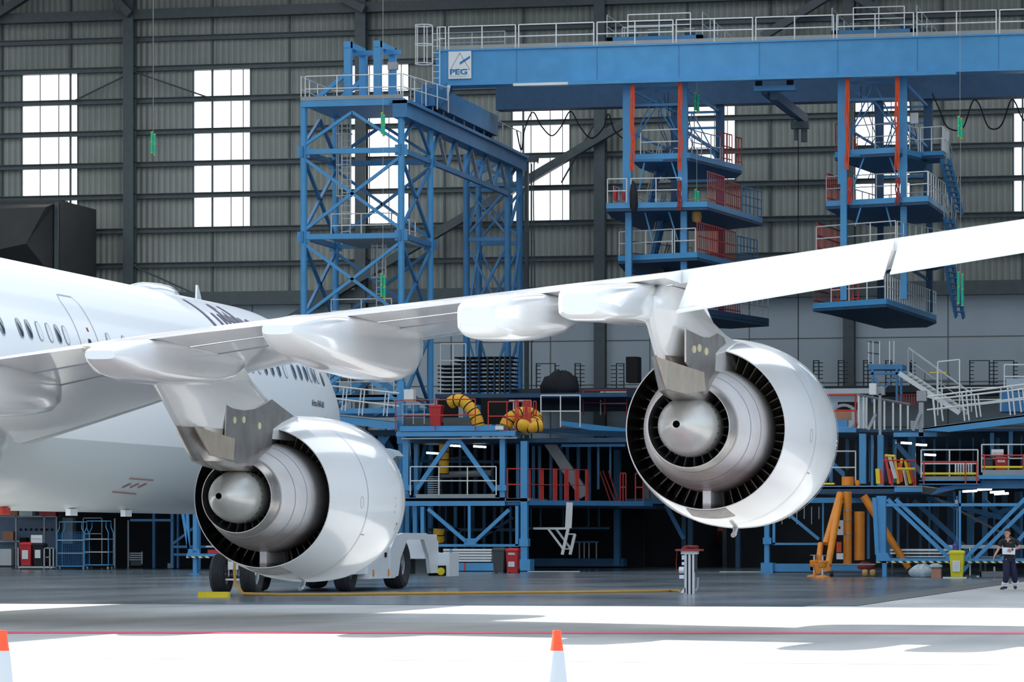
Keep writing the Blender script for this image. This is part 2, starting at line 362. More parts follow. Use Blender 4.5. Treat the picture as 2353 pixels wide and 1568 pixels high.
# ================================================================ the airliner
XF, ZF, RF = -29.3, 5.0, 2.82; NOSE = 103.6
air = empty('airliner', (XF, 96.7, 0), 'white wide-body airliner seen from behind under its right wing, nose inside the hangar', 'airplane')
def fus_rz(Y):
    s = NOSE-Y
    if s >= 9: r, dz = RF, 0
    elif s >= 0: q = 1-s/9; r = RF*max(0., 1-q**2.15)**.60; dz = -.75*q**2
    else: r, dz = 0, -.75
    if Y < 48: q = (48-Y)/20.; r = RF*(1-.92*q**1.3); dz = 1.9*q**1.3
    return r, ZF+dz
m = MB(); ys = [28,30,33,36,40,44,48]+[48+k*2.5 for k in range(1, 18)]+[92.5,94,94.8,95.6,96.4,97.2,98,98.8,99.6,100.4,101.2,102,102.6,103,103.3,103.5,103.58]
rings = []
for y in ys:
    r, z = fus_rz(y); rings.append([(XF+r*math.sin(2*math.pi*k/96), y, z+r*math.cos(2*math.pi*k/96)) for k in range(96)])
m.loft(rings); fus = m.build('fuselage', 'fuselage paint', air, True, 1.)
def fus_pt(Y, v, ang0, lift=.008):          # v = arc length upwards from angle ang0 (from the crown)
    r, z = fus_rz(Y); a = ang0-v/RF
    return (XF+(r+lift)*math.sin(a), Y, z+(r+lift)*math.cos(a))
WANG = math.acos((5.93-ZF)/RF)
def oval(Y, v0, w, h, ang0, lift, n=20): return [fus_pt(Y+w/2*math.copysign(abs(math.cos(t))**.8, math.cos(t)), v0+h/2*math.copysign(abs(math.sin(t))**.8, math.sin(t)), ang0, lift) for t in [2*math.pi*k/n for k in range(n)]]
mat('window rim', (.35,.38,.44), .4); mat('blind', (.74,.77,.8), .3)
def cabin_window(Y, dark):
    m = MB(); a = oval(Y, 0, .30, .46, WANG, .012); b = oval(Y, 0, .235, .39, WANG, .014); n = len(a)
    m.add(a+b, [(k, (k+1) % n, n+(k+1) % n, n+k) for k in range(n)])
    o = m.build('cabin_window', 'window rim', air)
    m = MB(); m.add(b, [tuple(range(n))]); m.build('window_pane', 'glass dark' if dark else 'blind', o)
def Yat(px, X=-26.62, it=0): return onX(px, 800, X).y
for px, d in ((4,1),(47,1),(68,1),(92,0),(115,0),(135,1),(153,0),(253,0),(290,0),(676,1),(690,1),(703,1),(713,0),(722,1),(731,0)): cabin_window(Yat(px), d)
y0 = Yat(4)
for k in range(1, 9): cabin_window(y0-.75*k, k % 3 != 1)
y0 = Yat(290)
for k in range(1, 22): cabin_window(y0+.62*k, k % 4 != 1)
# passenger door outline with small window
def strip(m, pts, w=.035, lift=.01):
    for (y0, v0), (y1, v1) in zip(pts, pts[1:]):
        n = max(1, int(max(abs(v1-v0), abs(y1-y0))/.15)); 
        for i in range(n):
            p = [Vector(fus_pt(y0+(y1-y0)*t, v0+(v1-v0)*t, WANG, lift)) for t in (i/n, (i+1)/n)]
            q = Vector((0, w/2, 0)) if abs(v1-v0) > abs(y1-y0) else (Vector(fus_pt(y0, v0+w/2, WANG, lift))-Vector(fus_pt(y0, v0-w/2, WANG, lift)))/2
            m.add([p[0]-q, p[0]+q, p[1]+q, p[1]-q], [(0,1,2,3)])
mat('panel line', (.42,.46,.52), .5)
yd = Yat(205)
m = MB(); strip(m, [(yd-.62,-1.05),(yd-.62,.95),(yd-.45,1.12),(yd+.45,1.12),(yd+.62,.95),(yd+.62,-1.05),(yd-.62,-1.05)])
dr = m.build('cabin_door', 'panel line', air)
m = MB(); m.add(oval(yd+.02, -.12, .2, .26, WANG, .012), [tuple(range(20))]); m.build('door_window', 'glass dark', dr)
m = MB(); m.add([fus_pt(yd+.12, .18, WANG), fus_pt(yd+.22, .18, WANG), fus_pt(yd+.22, .28, WANG), fus_pt(yd+.12, .28, WANG)], [(0,1,2,3)]); m.build('door_placard', 'dull red', dr)
# lettering
def fus_text(body, size, Y0, ang0, mt, squeeze=1., bold=0., name='lettering', nmax=0):
    vs, fs = textmb(body, size, squeeze, bold); 
    bm = bmesh.new(); V = [bm.verts.new((x, y, 0)) for x, y in vs]
    for f in fs:
        try: bm.faces.new([V[i] for i in f])
        except Exception: pass
    for k in range(1, 12):
        y = size*.75*k/12
        bmesh.ops.bisect_plane(bm, geom=bm.verts[:]+bm.edges[:]+bm.faces[:], plane_co=(0,y,0), plane_no=(0,1,0))
    xm = max(x for x, y in vs)
    for k in range(1, 14): bmesh.ops.bisect_plane(bm, geom=bm.verts[:]+bm.edges[:]+bm.faces[:], plane_co=(xm*k/14,0,0), plane_no=(1,0,0))
    bm.verts.index_update(); m = MB()
    m.add([fus_pt(Y0+v.co.x, v.co.y, ang0, .014) for v in bm.verts], [tuple(v.index for v in f.verts) for f in bm.faces]); bm.free()
    return m.build(name, mt, air)
fus_text('Lufthansa', 2.35, 88.2, math.radians(60), 'livery blue', .78, .03, 'airline_lettering')
fus_text('Airbus A340-600', .245, Yat(706)-.05, math.acos((5.08-ZF)/RF), 'letter dark', .80, .004, 'type_lettering')
# nose details: registration box, small cockpit side window, belly marks
m = MB(); ynz = Yat(752); strip(m, [(ynz-.5,-1.5),(ynz+.3,-1.5)], .05); strip(m, [(ynz-.5,-1.5),(ynz-.5,-1.1)], .05); m.build('panel_mark', 'letter dark', air)
m = MB(); m.add(oval(Yat(747), -.02, .3, .4, WANG, .012), [tuple(range(20))]); m.build('cockpit_window', 'glass dark', air)
# belly access panel outline (red-brown lines and three slots)
def surf(px, py):      # hit the constant-section fuselage cylinder from the camera
    o = Vector((0,0,EYE)); d = (onZ(px, py, 1.)-o); ox, oz = o.x-XF, o.z-ZF; a = d.x**2+d.z**2; b = 2*(ox*d.x+oz*d.z); c = ox*ox+oz*oz-(RF+.012)**2
    D = b*b-4*a*c; t = (-b-math.sqrt(max(D, 0)))/(2*a); return o+d*t
def surf_line(m, a, b, w, n=8):
    P = [surf(a[0]+(b[0]-a[0])*k/n, a[1]+(b[1]-a[1])*k/n) for k in range(n+1)]; m.pipe(P, w, 4)
m = MB(); surf_line(m, (298,1100), (352,1104), .018); surf_line(m, (258,1131), (312,1136), .018)
for q in (0,1,2): m.loft([[surf(291+q*18+dx+ex, 1117-dx*.45+ey) for ex, ey in ((-1.2,-1.2),(1.2,-1.2),(1.2,1.2),(-1.2,1.2))] for dx in (-9,9)])
m.build('belly_panel_outline', mat('faded red', s2l(150,110,112), .5), air)
# crown radome and blade antennas
m = MB(); yr = 89.6
rings = []
for t, rr, h in ((-1.3,.1,.0),(-1.1,.42,.1),(-.5,.55,.2),(.3,.6,.24),(.9,.55,.24),(1.2,.45,.2),(1.3,.1,.04)):
    rings.append([(XF+rr*math.cos(a), yr+t, ZF+RF-.14+(h+.14)*max(0, math.sin(a))-.12*(math.sin(a) < 0)) for a in [2*math.pi*k/24 for k in range(24)]])
m.loft(rings); m.build('crown_radome', 'white paint', air, True)
m = MB(); ya = 93.8; m.poly([(XF, ya-.3, ZF+RF-.05), (XF, ya+.22, ZF+RF-.05), (XF, ya-.16, ZF+RF+.42), (XF, ya-.24, ZF+RF+.42)], (.05,0,0)); m.build('blade_antenna', 'white paint', air)
for y, mt in ((77.5,'red paint'),(82,'white paint'),(86,'white paint')):
    m = MB(); m.cbox((XF+.6, y, ZF-RF-.02), (.12,.5,.16)); m.build('belly_beacon', mt, air)
# wing-body fairing
m = MB(); rings = []
for y, hw, zb in ((48,2.2,2.35),(52,3.0,2.0),(56,3.4,1.78),(62,3.5,1.72),(66,3.45,1.74),(69,3.3,1.85),(71,3.05,2.1),(72.4,2.75,2.6),(73.2,2.3,3.2),(73.5,1.6,3.7)):
    ring = []
    for k in range(40):
        a = 2*math.pi*k/40; c, q = math.cos(a), math.sin(a)
        ring.append((XF+hw*math.copysign(abs(c)**.75, c), y, 3.95+(3.95-zb)*math.copysign(abs(q)**.8, q)*(1 if q < 0 else .35)))
    rings.append(ring)
m.loft(rings); m.build('belly_fairing', 'white paint', air, True, 1.2)

# ---- wing: stations (X, yLE, yTE, zTE, zLE, thickness)
ST = [(-28.6,76.4,61.9,4.12,3.40,1.3),(-26.5,74.7,61.8,4.32,3.80,1.25),(-24.,73.0,61.6,4.58,4.32,1.1),(-21.25,71.3,61.45,4.90,4.96,.92),(-18.5,69.6,60.35,5.10,5.30,.78),
      (-14.5,67.0,58.7,5.34,5.62,.66),(-10.5,64.3,57.0,5.60,5.90,.56),(-6.5,61.7,55.3,5.98,6.22,.50),(-2,58.7,53.4,6.4,6.6,.42),(2.4,55.7,51.7,6.9,7.05,.3)]
def st(X):
    for a, b in zip(ST, ST[1:]):
        if a[0] <= X <= b[0]:
            t = (X-a[0])/(b[0]-a[0]); return [p+(q-p)*t for p, q in zip(a, b)]
    return list(ST[-1] if X > ST[-1][0] else ST[0])
def foil(X, u, up):          # u: 0 LE .. 1 TE ; returns point
    _, yl, yt, zt, zl, t = st(X); y = yl+(yt-yl)*u; base = zl+(zt-zl)*u
    th = 2.6*(math.sqrt(max(u,0))*.40-.13*u-.27*u**2*1.0)      # 0 at both ends
    cam_ = .16*math.sin(math.pi*u**1.6) if u > 0 else 0
    z = base + t*(th*1.0+cam_*.5 if up else -th*.66+cam_*.35)
    return (X, y, z)
def wing_piece(name, mt, X0, X1, u0, u1, nx=10, drop=0., cap=True, gap=0., n=10, parent=air, twist=None):
    m = MB(); rings = []
    for i in range(nx+1):
        X = X0+(X1-X0)*i/nx; us = [u0+(u1-u0)*k/n for k in range(n+1)]
        if u0 == 0: us = [u1*(k/n)**1.8 for k in range(n+1)]
        up = [foil(X, u, True) for u in us]; lo = [foil(X, u, False) for u in us]
        ring = up+lo[::-1] if u0 > 0 else up+lo[:0:-1]
        if drop:
            hy, hz = up[0][1], (up[0][2]+lo[0][2])/2; a = math.radians(drop); R = []
            for x, y, z in ring:
                dy, dz = y-hy, z-hz; R.append((x, hy+dy*math.cos(a)-dz*math.sin(a), hz+dy*math.sin(a)+dz*math.cos(a)))
            ring = R
        rings.append(ring)
    m.loft(rings); return m.build(name, mt, parent, True, .7)
wing_piece('wing', 'white paint', -28.6, 2.4, .105, .80, 24, n=14)
wing_piece('leading_edge_slat', 'bare metal', -28.5, -20.9, 0, .10, 8, n=10)
wing_piece('leading_edge_slat', 'white paint', -20.85, -10.6, 0, .10, 8, n=8)
wing_piece('leading_edge_slat', 'white paint', -10.55, 2.4, 0, .10, 8, n=8)
wing_piece('flap', 'white paint', -26.6, -21.32, .805, 1., 5)
wing_piece('flap', 'white paint', -21.2, -10.15, .805, 1., 10)
wing_piece('aileron', 'white paint', -9.95, -6.55, .79, 1.03, 4, drop=19)
wing_piece('aileron', 'white paint', -6.45, -1.6, .79, 1.03, 4, drop=17)
wing_piece('wing_tip_trailing_edge', 'white paint', -1.5, 2.4, .805, 1., 4)
# spoiler/flap seam lines and access covers under the wing
m = MB()
for X0, X1, u in ((-26.4,-10.3,.80),(-26.4,-10.3,.62)):
    m.pipe([tuple(Vector(foil(X0+(X1-X0)*k/24, u, False))-Vector((0,0,.004))) for k in range(25)], .012, 4)
m.build('wing_seam', 'panel line', air)
# ---- flap track fairings: canoe bodies
def fairing(X, hw, prof, label=None):
    """prof: (Y, z_bottom, z_top, width scale, squareness of the bottom)"""
    m = MB(); rings = []
    for y, zb, zt, ws in prof:
        ring = []; zm = (zb+zt)/2; hh = (zt-zb)/2; w_ = hw*ws
        for k in range(28):
            a = 2*math.pi*k/28; c, q = math.cos(a), math.sin(a); e = .40
            ring.append((X+w_*math.copysign(abs(c)**e, c)*(1-.18*(q < 0)*abs(q)**2), y, zm+hh*math.copysign(abs(q)**e, q)))
        rings.append(ring)
    m.loft(rings); return m.build('flap_track_fairing', 'white paint', air, True, 1.)
def fprof(X, pts):      # pixel outline of the starboard side -> stations
    out = []
    for px, pb, pt, ws in pts:
        b = onX(px, pb, X); t = onX(px, pt, X); S = st(X); u = (b.y-S[1])/(S[2]-S[1]); zt = t.z
        if u < .985: zt = foil(X, max(.02, u), False)[2]+.04+.05*(u < .8)
        out.append((b.y, b.z, max(zt, b.z+.05), ws))
    return out
fairing(-20.25, .52, fprof(-19.75, [(294,825,805,.5),(303,834,800,.62),(333,860,787,.9),(375,876,770,1),(440,884,762,1),(500,887,775,1),(545,876,790,.9),(580,850,805,.7),(600,846,822,.3)]))
fairing(-16.3, .50, fprof(-15.85, [(700,768,746,.5),(708,780,741,.6),(735,805,730,.85),(775,830,722,1),(830,853,708,1),(890,870,712,1),(930,877,722,1),(960,868,740,.9),(985,838,760,.7),(1001,808,790,.3)]))
fairing(-12.6, .45, fprof(-12.2, [(1156,748,704,.6),(1160,766,694,.75),(1178,778,684,.95),(1205,785,676,1),(1250,783,672,1),(1300,772,680,.95),(1335,755,700,.8),(1358,738,722,.3)]))
fairing(-10.95, .45, fprof(-10.5, [(1400,722,672,.6),(1405,732,662,.8),(1425,738,655,1),(1475,741,650,1),(1530,748,650,1),(1575,752,655,.9),(1620,735,665,.4)]))
fairing(-23.5, .5, fprof(-23.0, [(-125,900,858,.5),(-105,925,852,.7),(-60,950,846,.95),(20,958,838,1),(90,957,840,1),(135,950,855,.9),(165,935,880,.6),(184,920,905,.25)]))
a = onX(688, 772, -16.3); m = MB()
m.lathe([(0,.085),(0,.07),(.9,.07),(.9,.085),(0,.085)], (a.x, a.y, a.z), n=20); o = m.build('fuel_jettison_pipe', 'black', air, True)
# flap support hardware at the flap gap
m = MB(); m.bar(foil(-21.3,.98,False), foil(-21.3,.80,False), .16, .10); m.bar(foil(-20.9,.92,False), Vector(foil(-20.9,.84,False))-Vector((0,0,.25)), .1, .06); m.build('flap_bracket', 'tan metal', air)

# ---- engines
def engine(X, Y, Z, ps):
    R = 1.39
    outer = [(0,R),(.3,1.445),(.9,1.53),(1.7,1.625),(2.6,1.68),(3.5,1.70),(4.3,1.69),(5.0,1.62),(5.4,1.54),(5.62,1.45),(5.68,1.38),(5.6,1.30),(5.3,1.24),(4.6,1.23)]
    m = MB(); m.lathe([(0,R-.018)]+outer, (X,Y,Z), n=96); nac = m.build('engine_nacelle', 'white paint', air, True, .9)
    m = MB(); m.lathe([(0,R-.02),(.5,1.375),(1.2,1.37),(2.4,1.33)], (X,Y,Z), n=72); m.build('bypass_duct', 'duct black', nac, True)
    m = MB(); m.lathe([(1.95,1.36),(1.95,.55)], (X,Y,Z), n=72); m.build('duct_bulkhead', 'black', nac)
    m = MB(); m.lathe([(4.6,1.235),(4.6,.0)], (X,Y,Z), n=48); m.build('intake_fan_face', 'dark steel', nac)
    # panel seams on the cowl
    for s, r in ((1.95,1.648),(4.75,1.664)):
        MB().lathe([(s-.012,r+.003),(s+.012,r+.004)], (X,Y,Z), n=96).build('cowl_seam', 'panel line', nac)
    # guide vanes
    base = None
    for k in range(48):
        a = 2*math.pi*k/48+.03
        if base is None:
            m = MB(); m.loft([[(0,1.2,r_),(.05,1.35,r_),(.13,1.55,r_),(.14,1.55,r_),(.08,1.35,r_),(.02,1.2,r_)] for r_ in (1.0,1.365)])
            base = m.build('guide_vane', 'vane metal'); base.data.transform(Matrix.Translation(base.location)); v = base
        else:
            v = base.copy(); C.objects.link(v)
        v.parent = nac; v.location = Vector((X,Y,Z))-worldloc(air); v.rotation_euler = (0, a, 0)
    cc_ = [(1.9,.92),(1.3,1.03),(.75,1.085),(.35,1.085),(0,1.06),(-.32,1.02),(-.9,.895),(-1.25,.81),(-1.32,.79)]
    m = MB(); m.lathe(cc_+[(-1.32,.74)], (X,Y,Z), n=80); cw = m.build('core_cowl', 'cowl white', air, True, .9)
    for s, r in ((-.33,1.0235),(-.8,.9235)): MB().lathe([(s,r),(s-.02,r-.004)], (X,Y,Z), n=80).build('cowl_seam', 'panel line', cw)
    m = MB(); m.lathe([(-1.0,.80),(-1.34,.765),(-1.72,.70),(-1.72,.685),(-1.3,.70),(-.6,.72)], (X,Y,Z), n=80); nz = m.build('exhaust_nozzle', 'heat metal', air, True, .7)
    m = MB(); m.lathe([(-.6,.73),(-.6,.2)], (X,Y,Z), n=60); m.build('nozzle_bulkhead', 'black', nz)
    mat_v = 'hub grey'
    for k in range(24):
        a = 2*math.pi*k/24; c, q = math.cos(a), math.sin(a)
        m = MB(); m.bar((X+.48*c, Y-1.0, Z+.48*q), (X+.71*c, Y-1.0, Z+.71*q), .02, .3, up=(0,1,0)); m.build('turbine_vane', 'dark steel', nz)
    pl = [(-.7,.45),(-1.15,.50),(-1.5,.515),(-1.8,.50),(-2.05,.46),(-2.35,.37),(-2.6,.265),(-2.78,.165),(-2.88,.085),(-2.89,.06),(-2.6,.06)]
    m = MB(); m.lathe(pl, (X,Y,Z), n=64); pg = m.build('exhaust_plug', 'plug metal', air, True, .9)
    m = MB(); m.lathe([(-2.66,.06),(-2.66,0)], (X,Y,Z), n=24); m.lathe([(-2.885,.058),(-2.6,.058)], (X,Y,Z), n=24); m.build('plug_vent', 'black', pg)
    m = MB()
    for k in range(28):
        a = 2*math.pi*k/28; m.cbox((X+.512*math.cos(a), Y-1.72, Z+.512*math.sin(a)), (.02,.02,.02))
    m.build('plug_rivets', 'letter dark', pg)
    def npt(s, ang, lift=.006):
        r = next(r0+(r1-r0)*(s-s0)/(s1-s0) for (s0,r0),(s1,r1) in zip(outer, outer[1:]) if s0 <= s <= s1)+lift
        return (X+r*math.sin(ang), Y+s, Z+r*math.cos(ang))
    # lower bifurcation and drain mast
    m = MB(); m.poly([(X-.05,Y+.02,Z-1.38),(X-.05,Y+.02,Z-.98),(X-.05,Y+1.6,Z-.95),(X-.05,Y+1.6,Z-1.36)], (.14,0,0)); m.build('lower_bifurcation', 'cowl white', nac)
    m = MB(); m.pipe([(X+.1,Y+2.7,Z-1.6),(X+.1,Y+2.62,Z-1.74),(X+.1,Y+2.52,Z-1.8)], [.05,.045,.035], 10); m.tube((X+.1,Y+2.54,Z-1.79), (X+.1,Y+2.38,Z-1.82), .045, 10); m.build('drain_mast', 'brushed aluminium', nac)
    m = MB(); g_ = [[npt(s_, math.pi+a_, .006) for a_ in [-.25+.05*k for k in range(11)]] for s_ in (.02,.3,.6,.9)]; m.loft(g_, closed=False); m.build('latch_access_panel', mat('stained panel', s2l(196,192,186), .5, var=.25, scale=5) if 'stained panel' not in MATS else 'stained panel', nac)
    # small markings
    def npatch(s0, s1, a0, a1, mt, nm):
        m = MB(); m.add([npt(s0,a0),npt(s1,a0),npt(s1,a1),npt(s0,a1)], [(0,1,2,3)]); m.build(nm, mt, nac)
    for s0, a0, w_, h_, mt, nm in ((4.35,1.86,.12,.03,'dull red','warning_mark'),(4.4,1.92,.10,.04,'panel line','stencil_mark'),(4.55,1.9,.06,.03,'panel line','stencil_mark'),(3.9,1.55,.16,.012,'panel line','stencil_mark'),
                               (3.9,1.72,.16,.012,'panel line','stencil_mark'),(4.0,1.63,.03,.04,'panel line','stencil_mark'),(2.0,2.02,.2,.012,'faded red','warning_mark')):
        npatch(s0, s0+w_, a0, a0+h_, mt, nm)
    m = MB(); n = 20; r1 = [npt(1.6+.09*math.cos(t), 1.62+.075*math.sin(t), .004) for t in [2*math.pi*k/n for k in range(n)]]; r2 = [npt(1.6+.075*math.cos(t), 1.62+.065*math.sin(t), .004) for t in [2*math.pi*k/n for k in range(n)]]
    m.add(r1+r2, [(k, (k+1) % n, n+(k+1) % n, n+k) for k in range(n)]); m.build('vent_outline', 'panel line', nac)
    # ---- pylon: horizontal slices (z, yAft, yFront, halfwidth)
    def slab(name, sl, mt, par, dx=0):
        m = MB(); rings = []
        for z, ya, yf, hw in sl:
            L_ = yf-ya; ys_ = [0,.02,.12,.26,.45,.8,1.]; ws = [.12,.36,.8,1,1,.9,.3]
            rings.append([(X+dx+hw*w_, ya+L_*t, z) for t, w_ in zip(ys_, ws)]+[(X+dx-hw*w_, ya+L_*t, z) for t, w_ in zip(ys_[::-1], ws[::-1])])
        m.loft(rings); return m.build(name, mt, par, True, .5)
    py = slab('engine_pylon', ps['upper'], 'white paint', air)
    slab('pylon_heat_fairing', ps['lower'], 'heat metal', py)
    XS = X+ps['hw']
    def side(pts, name, mt, dx=.012, th=.03):
        m = MB(); P = [onX(px_, py_, XS+dx) for px_, py_ in pts]; m.poly(P, (-th,0,0)); return m.build(name, mt, py)
    side(ps['shield'], 'pylon_heat_shield', 'heat metal', .02)
    side(ps['panel'], 'pylon_side_panel', 'tan metal', .035)
    for cx_, cy_ in ps['covers']:
        side([(cx_+3.6*ps['k']*math.cos(t), cy_+8*ps['k']*math.sin(t)) for t in [2*math.pi*k/16 for k in range(16)]], 'inspection_cover', mat('cover cream', s2l(216,208,170), .4) if 'cover cream' not in MATS else 'cover cream', .03)
    return nac
E1 = dict(hw=.36, k=1,
    upper=[(4.95,62.2,68.2,.2),(4.65,62.6,68.7,.30),(4.34,63.15,69.6,.36),(4.1,63.6,70.9,.36),(3.95,63.85,72.8,.36),(3.62,64.45,73.5,.36),(3.50,64.65,73,.34)],
    lower=[(3.60,64.42,70.5,.33),(3.2,65.1,70.5,.33),(3.0,65.5,70.4,.35),(2.93,66.2,70.2,.33),(2.85,67.2,70,.25)],
    shield=[(521,931),(535,939),(560,944),(585,941),(606,930),(625,918),(648,936),(676,957),(650,970),(628,986),(624,1018),(597,1036),(560,1060),(520,1050),(519,1005)],
    panel=[(449,981),(540,1008),(537,1058),(484,1047)], covers=[(540,966),(561,965),(597,979)])
engine(-20.5, 69.8, 2.36, E1)
E2 = dict(hw=.36, k=1.12,
    upper=[(5.62,58.2,62.2,.2),(5.4,57.6,62.4,.28),(5.2,57.5,62.6,.36),(5.06,57.6,64.2,.36),(4.95,57.68,66.8,.36),(4.55,58.25,67.5,.36),(4.40,58.5,67,.34)],
    lower=[(4.5,58.35,63.6,.33),(4.1,59.0,63.6,.34),(3.98,59.25,63.5,.35),(3.92,59.8,63.3,.33),(3.85,60.6,63,.25)],
    shield=[(1577,757),(1600,768),(1618,776),(1632,776),(1648,766),(1664,776),(1668,790),(1655,800),(1645,812),(1643,856),(1625,878),(1600,862),(1577,832)],
    panel=[(1512,821),(1618,856),(1622,898),(1578,905),(1534,893)], covers=[(1596,803),(1608,800),(1624,808)])
engine(-10.5, 62.7, 3.44, E2)

# ---- nose gear
gx, gy = XF, 97.3
def wheel(name, X, Y, R, W, par, hubm='hub grey', hubr=.5):
    m = MB(); w_ = W/2; pr = [(-w_*.62,R*hubr),(-w_*.9,R*.62),(-w_,R*.78),(-w_*.86,R*.93),(-w_*.5,R*.99)]
    for g in (-.34,-.02,.3): pr += [(w_*g-.03,R),(w_*g-.012,R-.015),(w_*g+.012,R-.015),(w_*g+.03,R)]
    pr += [(w_*.5,R*.99),(w_*.86,R*.93),(w_,R*.78),(w_*.9,R*.62),(w_*.62,R*hubr)]
    m.lathe(pr, (X,Y,R), 'X', 56); t = m.build(name, 'dark rubber', par, True, .5)
    m = MB(); m.lathe([(-w_*.6,R*hubr),(-w_*.45,R*.40),(-w_*.5,R*.2),(-w_*.7,R*.16),(-w_*.7,0)], (X,Y,R), 'X', 32); m.lathe([(w_*.6,R*hubr),(w_*.45,R*.40),(w_*.5,R*.2),(w_*.7,R*.16),(w_*.7,0)], (X,Y,R), 'X', 32)
    m.build('wheel_hub', hubm, t, True, .5); return t
m = MB(); m.tube((gx,gy,.55), (gx,gy,2.6), .14, 20); m.tube((gx,gy,.9), (gx,gy,2.6), .19, 20); m.tube((gx-.45,gy,.56), (gx+.45,gy,.56), .09, 16)
m.bar((gx,gy+.1,1.4), (gx,gy+1.6,2.5), .12); m.tube((gx-.25,gy-.2,1.0), (gx+.25,gy-.2,1.0), .05); m.tube((gx-.16,gy-.22,.5), (gx-.16,gy-.22,1.4), .03); m.tube((gx+.16,gy-.22,.5), (gx+.16,gy-.22,1.4), .03)
m.bar((gx-.3,gy-.35,.42), (gx+.3,gy-.35,.42), .05); m.cbox((gx,gy-.22,.8), (.3,.2,.22))
for s in (-1,1): m.cbox((gx+s*.16,gy-.26,1.15), (.16,.12,.16))
m.build('nose_gear_strut', 'brushed aluminium', air, True, .5)
wheel('nose_wheel', gx-.43, gy, .56, .44, air); wheel('nose_wheel', gx+.43, gy, .56, .44, air, 'brushed aluminium')
m = MB(); m.poly([(gx+.75,gy-.6,1.95),(gx+.75,gy+1.6,1.95),(gx+.55,gy+1.6,2.7),(gx+.55,gy-.6,2.7)], (.03,0,0)); m.build('gear_door', 'white paint', air)
# ================================================================ crane runway tower, bridge, hanging platforms
def bar2(m, a, b, Y, w=.2, h=None, Y2=None): m.bar(onY(*a, Y), onY(*b, Y if Y2 is None else Y2), w, h)
def pbox(m, x0, y0, x1, y1, Y, d):
    a = onY(x0, (y0+y1)/2, Y); b = onY(x1, (y0+y1)/2, Y); zt = onY((x0+x1)/2, y0, Y).z; zb = onY((x0+x1)/2, y1, Y).z
    return m.box((a.x, Y, zb), (b.x, Y+d, zt))
def atz(px, py, z): return onZ(px, py, F*(EYE-z)/(py-HY))
YT, YR = 168., 173.7
XL = onY(698, 500, YT).x; XR = onY(922, 500, YT).x; ZT = onY(922, 234, YT).z
tower = empty('crane_tower', ((XL+XR)/2, YT, 0), 'tall blue lattice steel tower with an elevated rail beam, between the daylight windows', 'tower')
def zz(y): return onY(810, y, YT).z
lv = [zz(740), zz(543), zz(347), zz(243)]; lv = [0, zz(945)]+lv
for x, y in ((XL,YT),(XR,YT),(XL,YR),(XR,YR)):
    MB().tube((x,y,0), (x,y,ZT), .16, 14).build('column', 'blue steel', tower, True)
def face(a, b, levels, nm, mt='blue steel', w=.14, top_v=True):
    """bracing in one face between two columns given as (x, y)"""
    for i in range(len(levels)-1):
        z0, z1 = levels[i]+.3, levels[i+1]-.3; A = lambda z: (a[0], a[1], z); B_ = lambda z: (b[0], b[1], z)
        mid = ((a[0]+b[0])/2, (a[1]+b[1])/2, z1)
        if i == len(levels)-2 and top_v:
            for P in (A(z0), B_(z0)): MB().bar(P, mid, w, w).build('diagonal_brace', mt, tower)
        else:
            MB().bar(A(z0), B_(z1), w, w).build('diagonal_brace', mt, tower); MB().bar(A(z1), B_(z0), w, w).build('diagonal_brace', mt, tower)
        if i: 
            m = MB(); m.bar(A(levels[i]), B_(levels[i]), .2, .24)
            for P in (A(levels[i]), B_(levels[i])): m.cbox(P, (.5,.5,.4) if False else ((.6,.1,.5) if a[1] == b[1] else (.1,.6,.5)))
            m.build('cross_beam', mt, tower)
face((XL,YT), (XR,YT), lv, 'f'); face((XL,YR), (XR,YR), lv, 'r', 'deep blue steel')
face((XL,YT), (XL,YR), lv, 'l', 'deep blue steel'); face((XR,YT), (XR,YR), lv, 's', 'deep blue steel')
# mid-height landings, caged ladders
for i in (3,):
    z = lv[i]; m = MB().box((XL+1.2, YT+.3, z-.12), (XR-.5, YR-.3, z)); m.build('landing', 'toe board', tower)
    m = rail([(XL+1.2,YT+.5,z),(XR-.6,YT+.5,z),(XR-.6,YR-.6,z)], 1.1, 1.2, .028); m.build('guardrail', 'rail white', tower)
def ladder(m, a, b, w=.42, step=.3, r=.025, side=(1,0,0)):
    a = Vector(a); b = Vector(b); s = Vector(side)*w/2
    m.tube(a-s, b-s, r, 6); m.tube(a+s, b+s, r, 6); n = max(2, int((b-a).length/step))
    for k in range(1, n): p = a+(b-a)*k/n; m.tube(p-s, p+s, r*.8, 5)
    return m
def hoops(m, x, y, z0, z1, r=.38, step=1.5, tr=.025, n=12, sgn=-1):
    z = z0; ring = lambda zq: [(x+r*math.cos(t), y+sgn*(.3+r*math.sin(t)), zq) for t in [math.pi*k/n for k in range(-3, n+4)]]
    while z <= z1+.01: m.pipe(ring(z), tr, 5, False); z += step
    for t in (.1,.3,.5,.7,.9): m.tube((x+r*math.cos(math.pi*t), y+sgn*(.3+r*math.sin(math.pi*t)), z0), (x+r*math.cos(math.pi*t), y+sgn*(.3+r*math.sin(math.pi*t)), z1), tr*.8, 5)
lx = onY(795, 400, YR-1).x
m = MB(); ladder(m, (lx,YR-1,lv[3]), (lx,YR-1,ZT)); m.build('ladder', 'rail white', tower)
m = MB(); hoops(m, lx, YR-1, lv[3]+2.3, ZT-.2); m.build('ladder_cage', 'rail white', tower)
lx2 = onY(875, 600, YR-2).x
m = MB(); ladder(m, (lx2,YR-2,lv[2]), (lx2,YR-2,lv[3])); m.build('ladder', 'rail white', tower); m = MB(); hoops(m, lx2, YR-2, lv[2]+2.3, lv[3]); m.build('ladder_cage', 'rail white', tower)
z = lv[2]; MB().box((XL+1.2, YT+.3, z-.12), (XR-.5, YR-.3, z)).build('landing', 'toe board', tower)
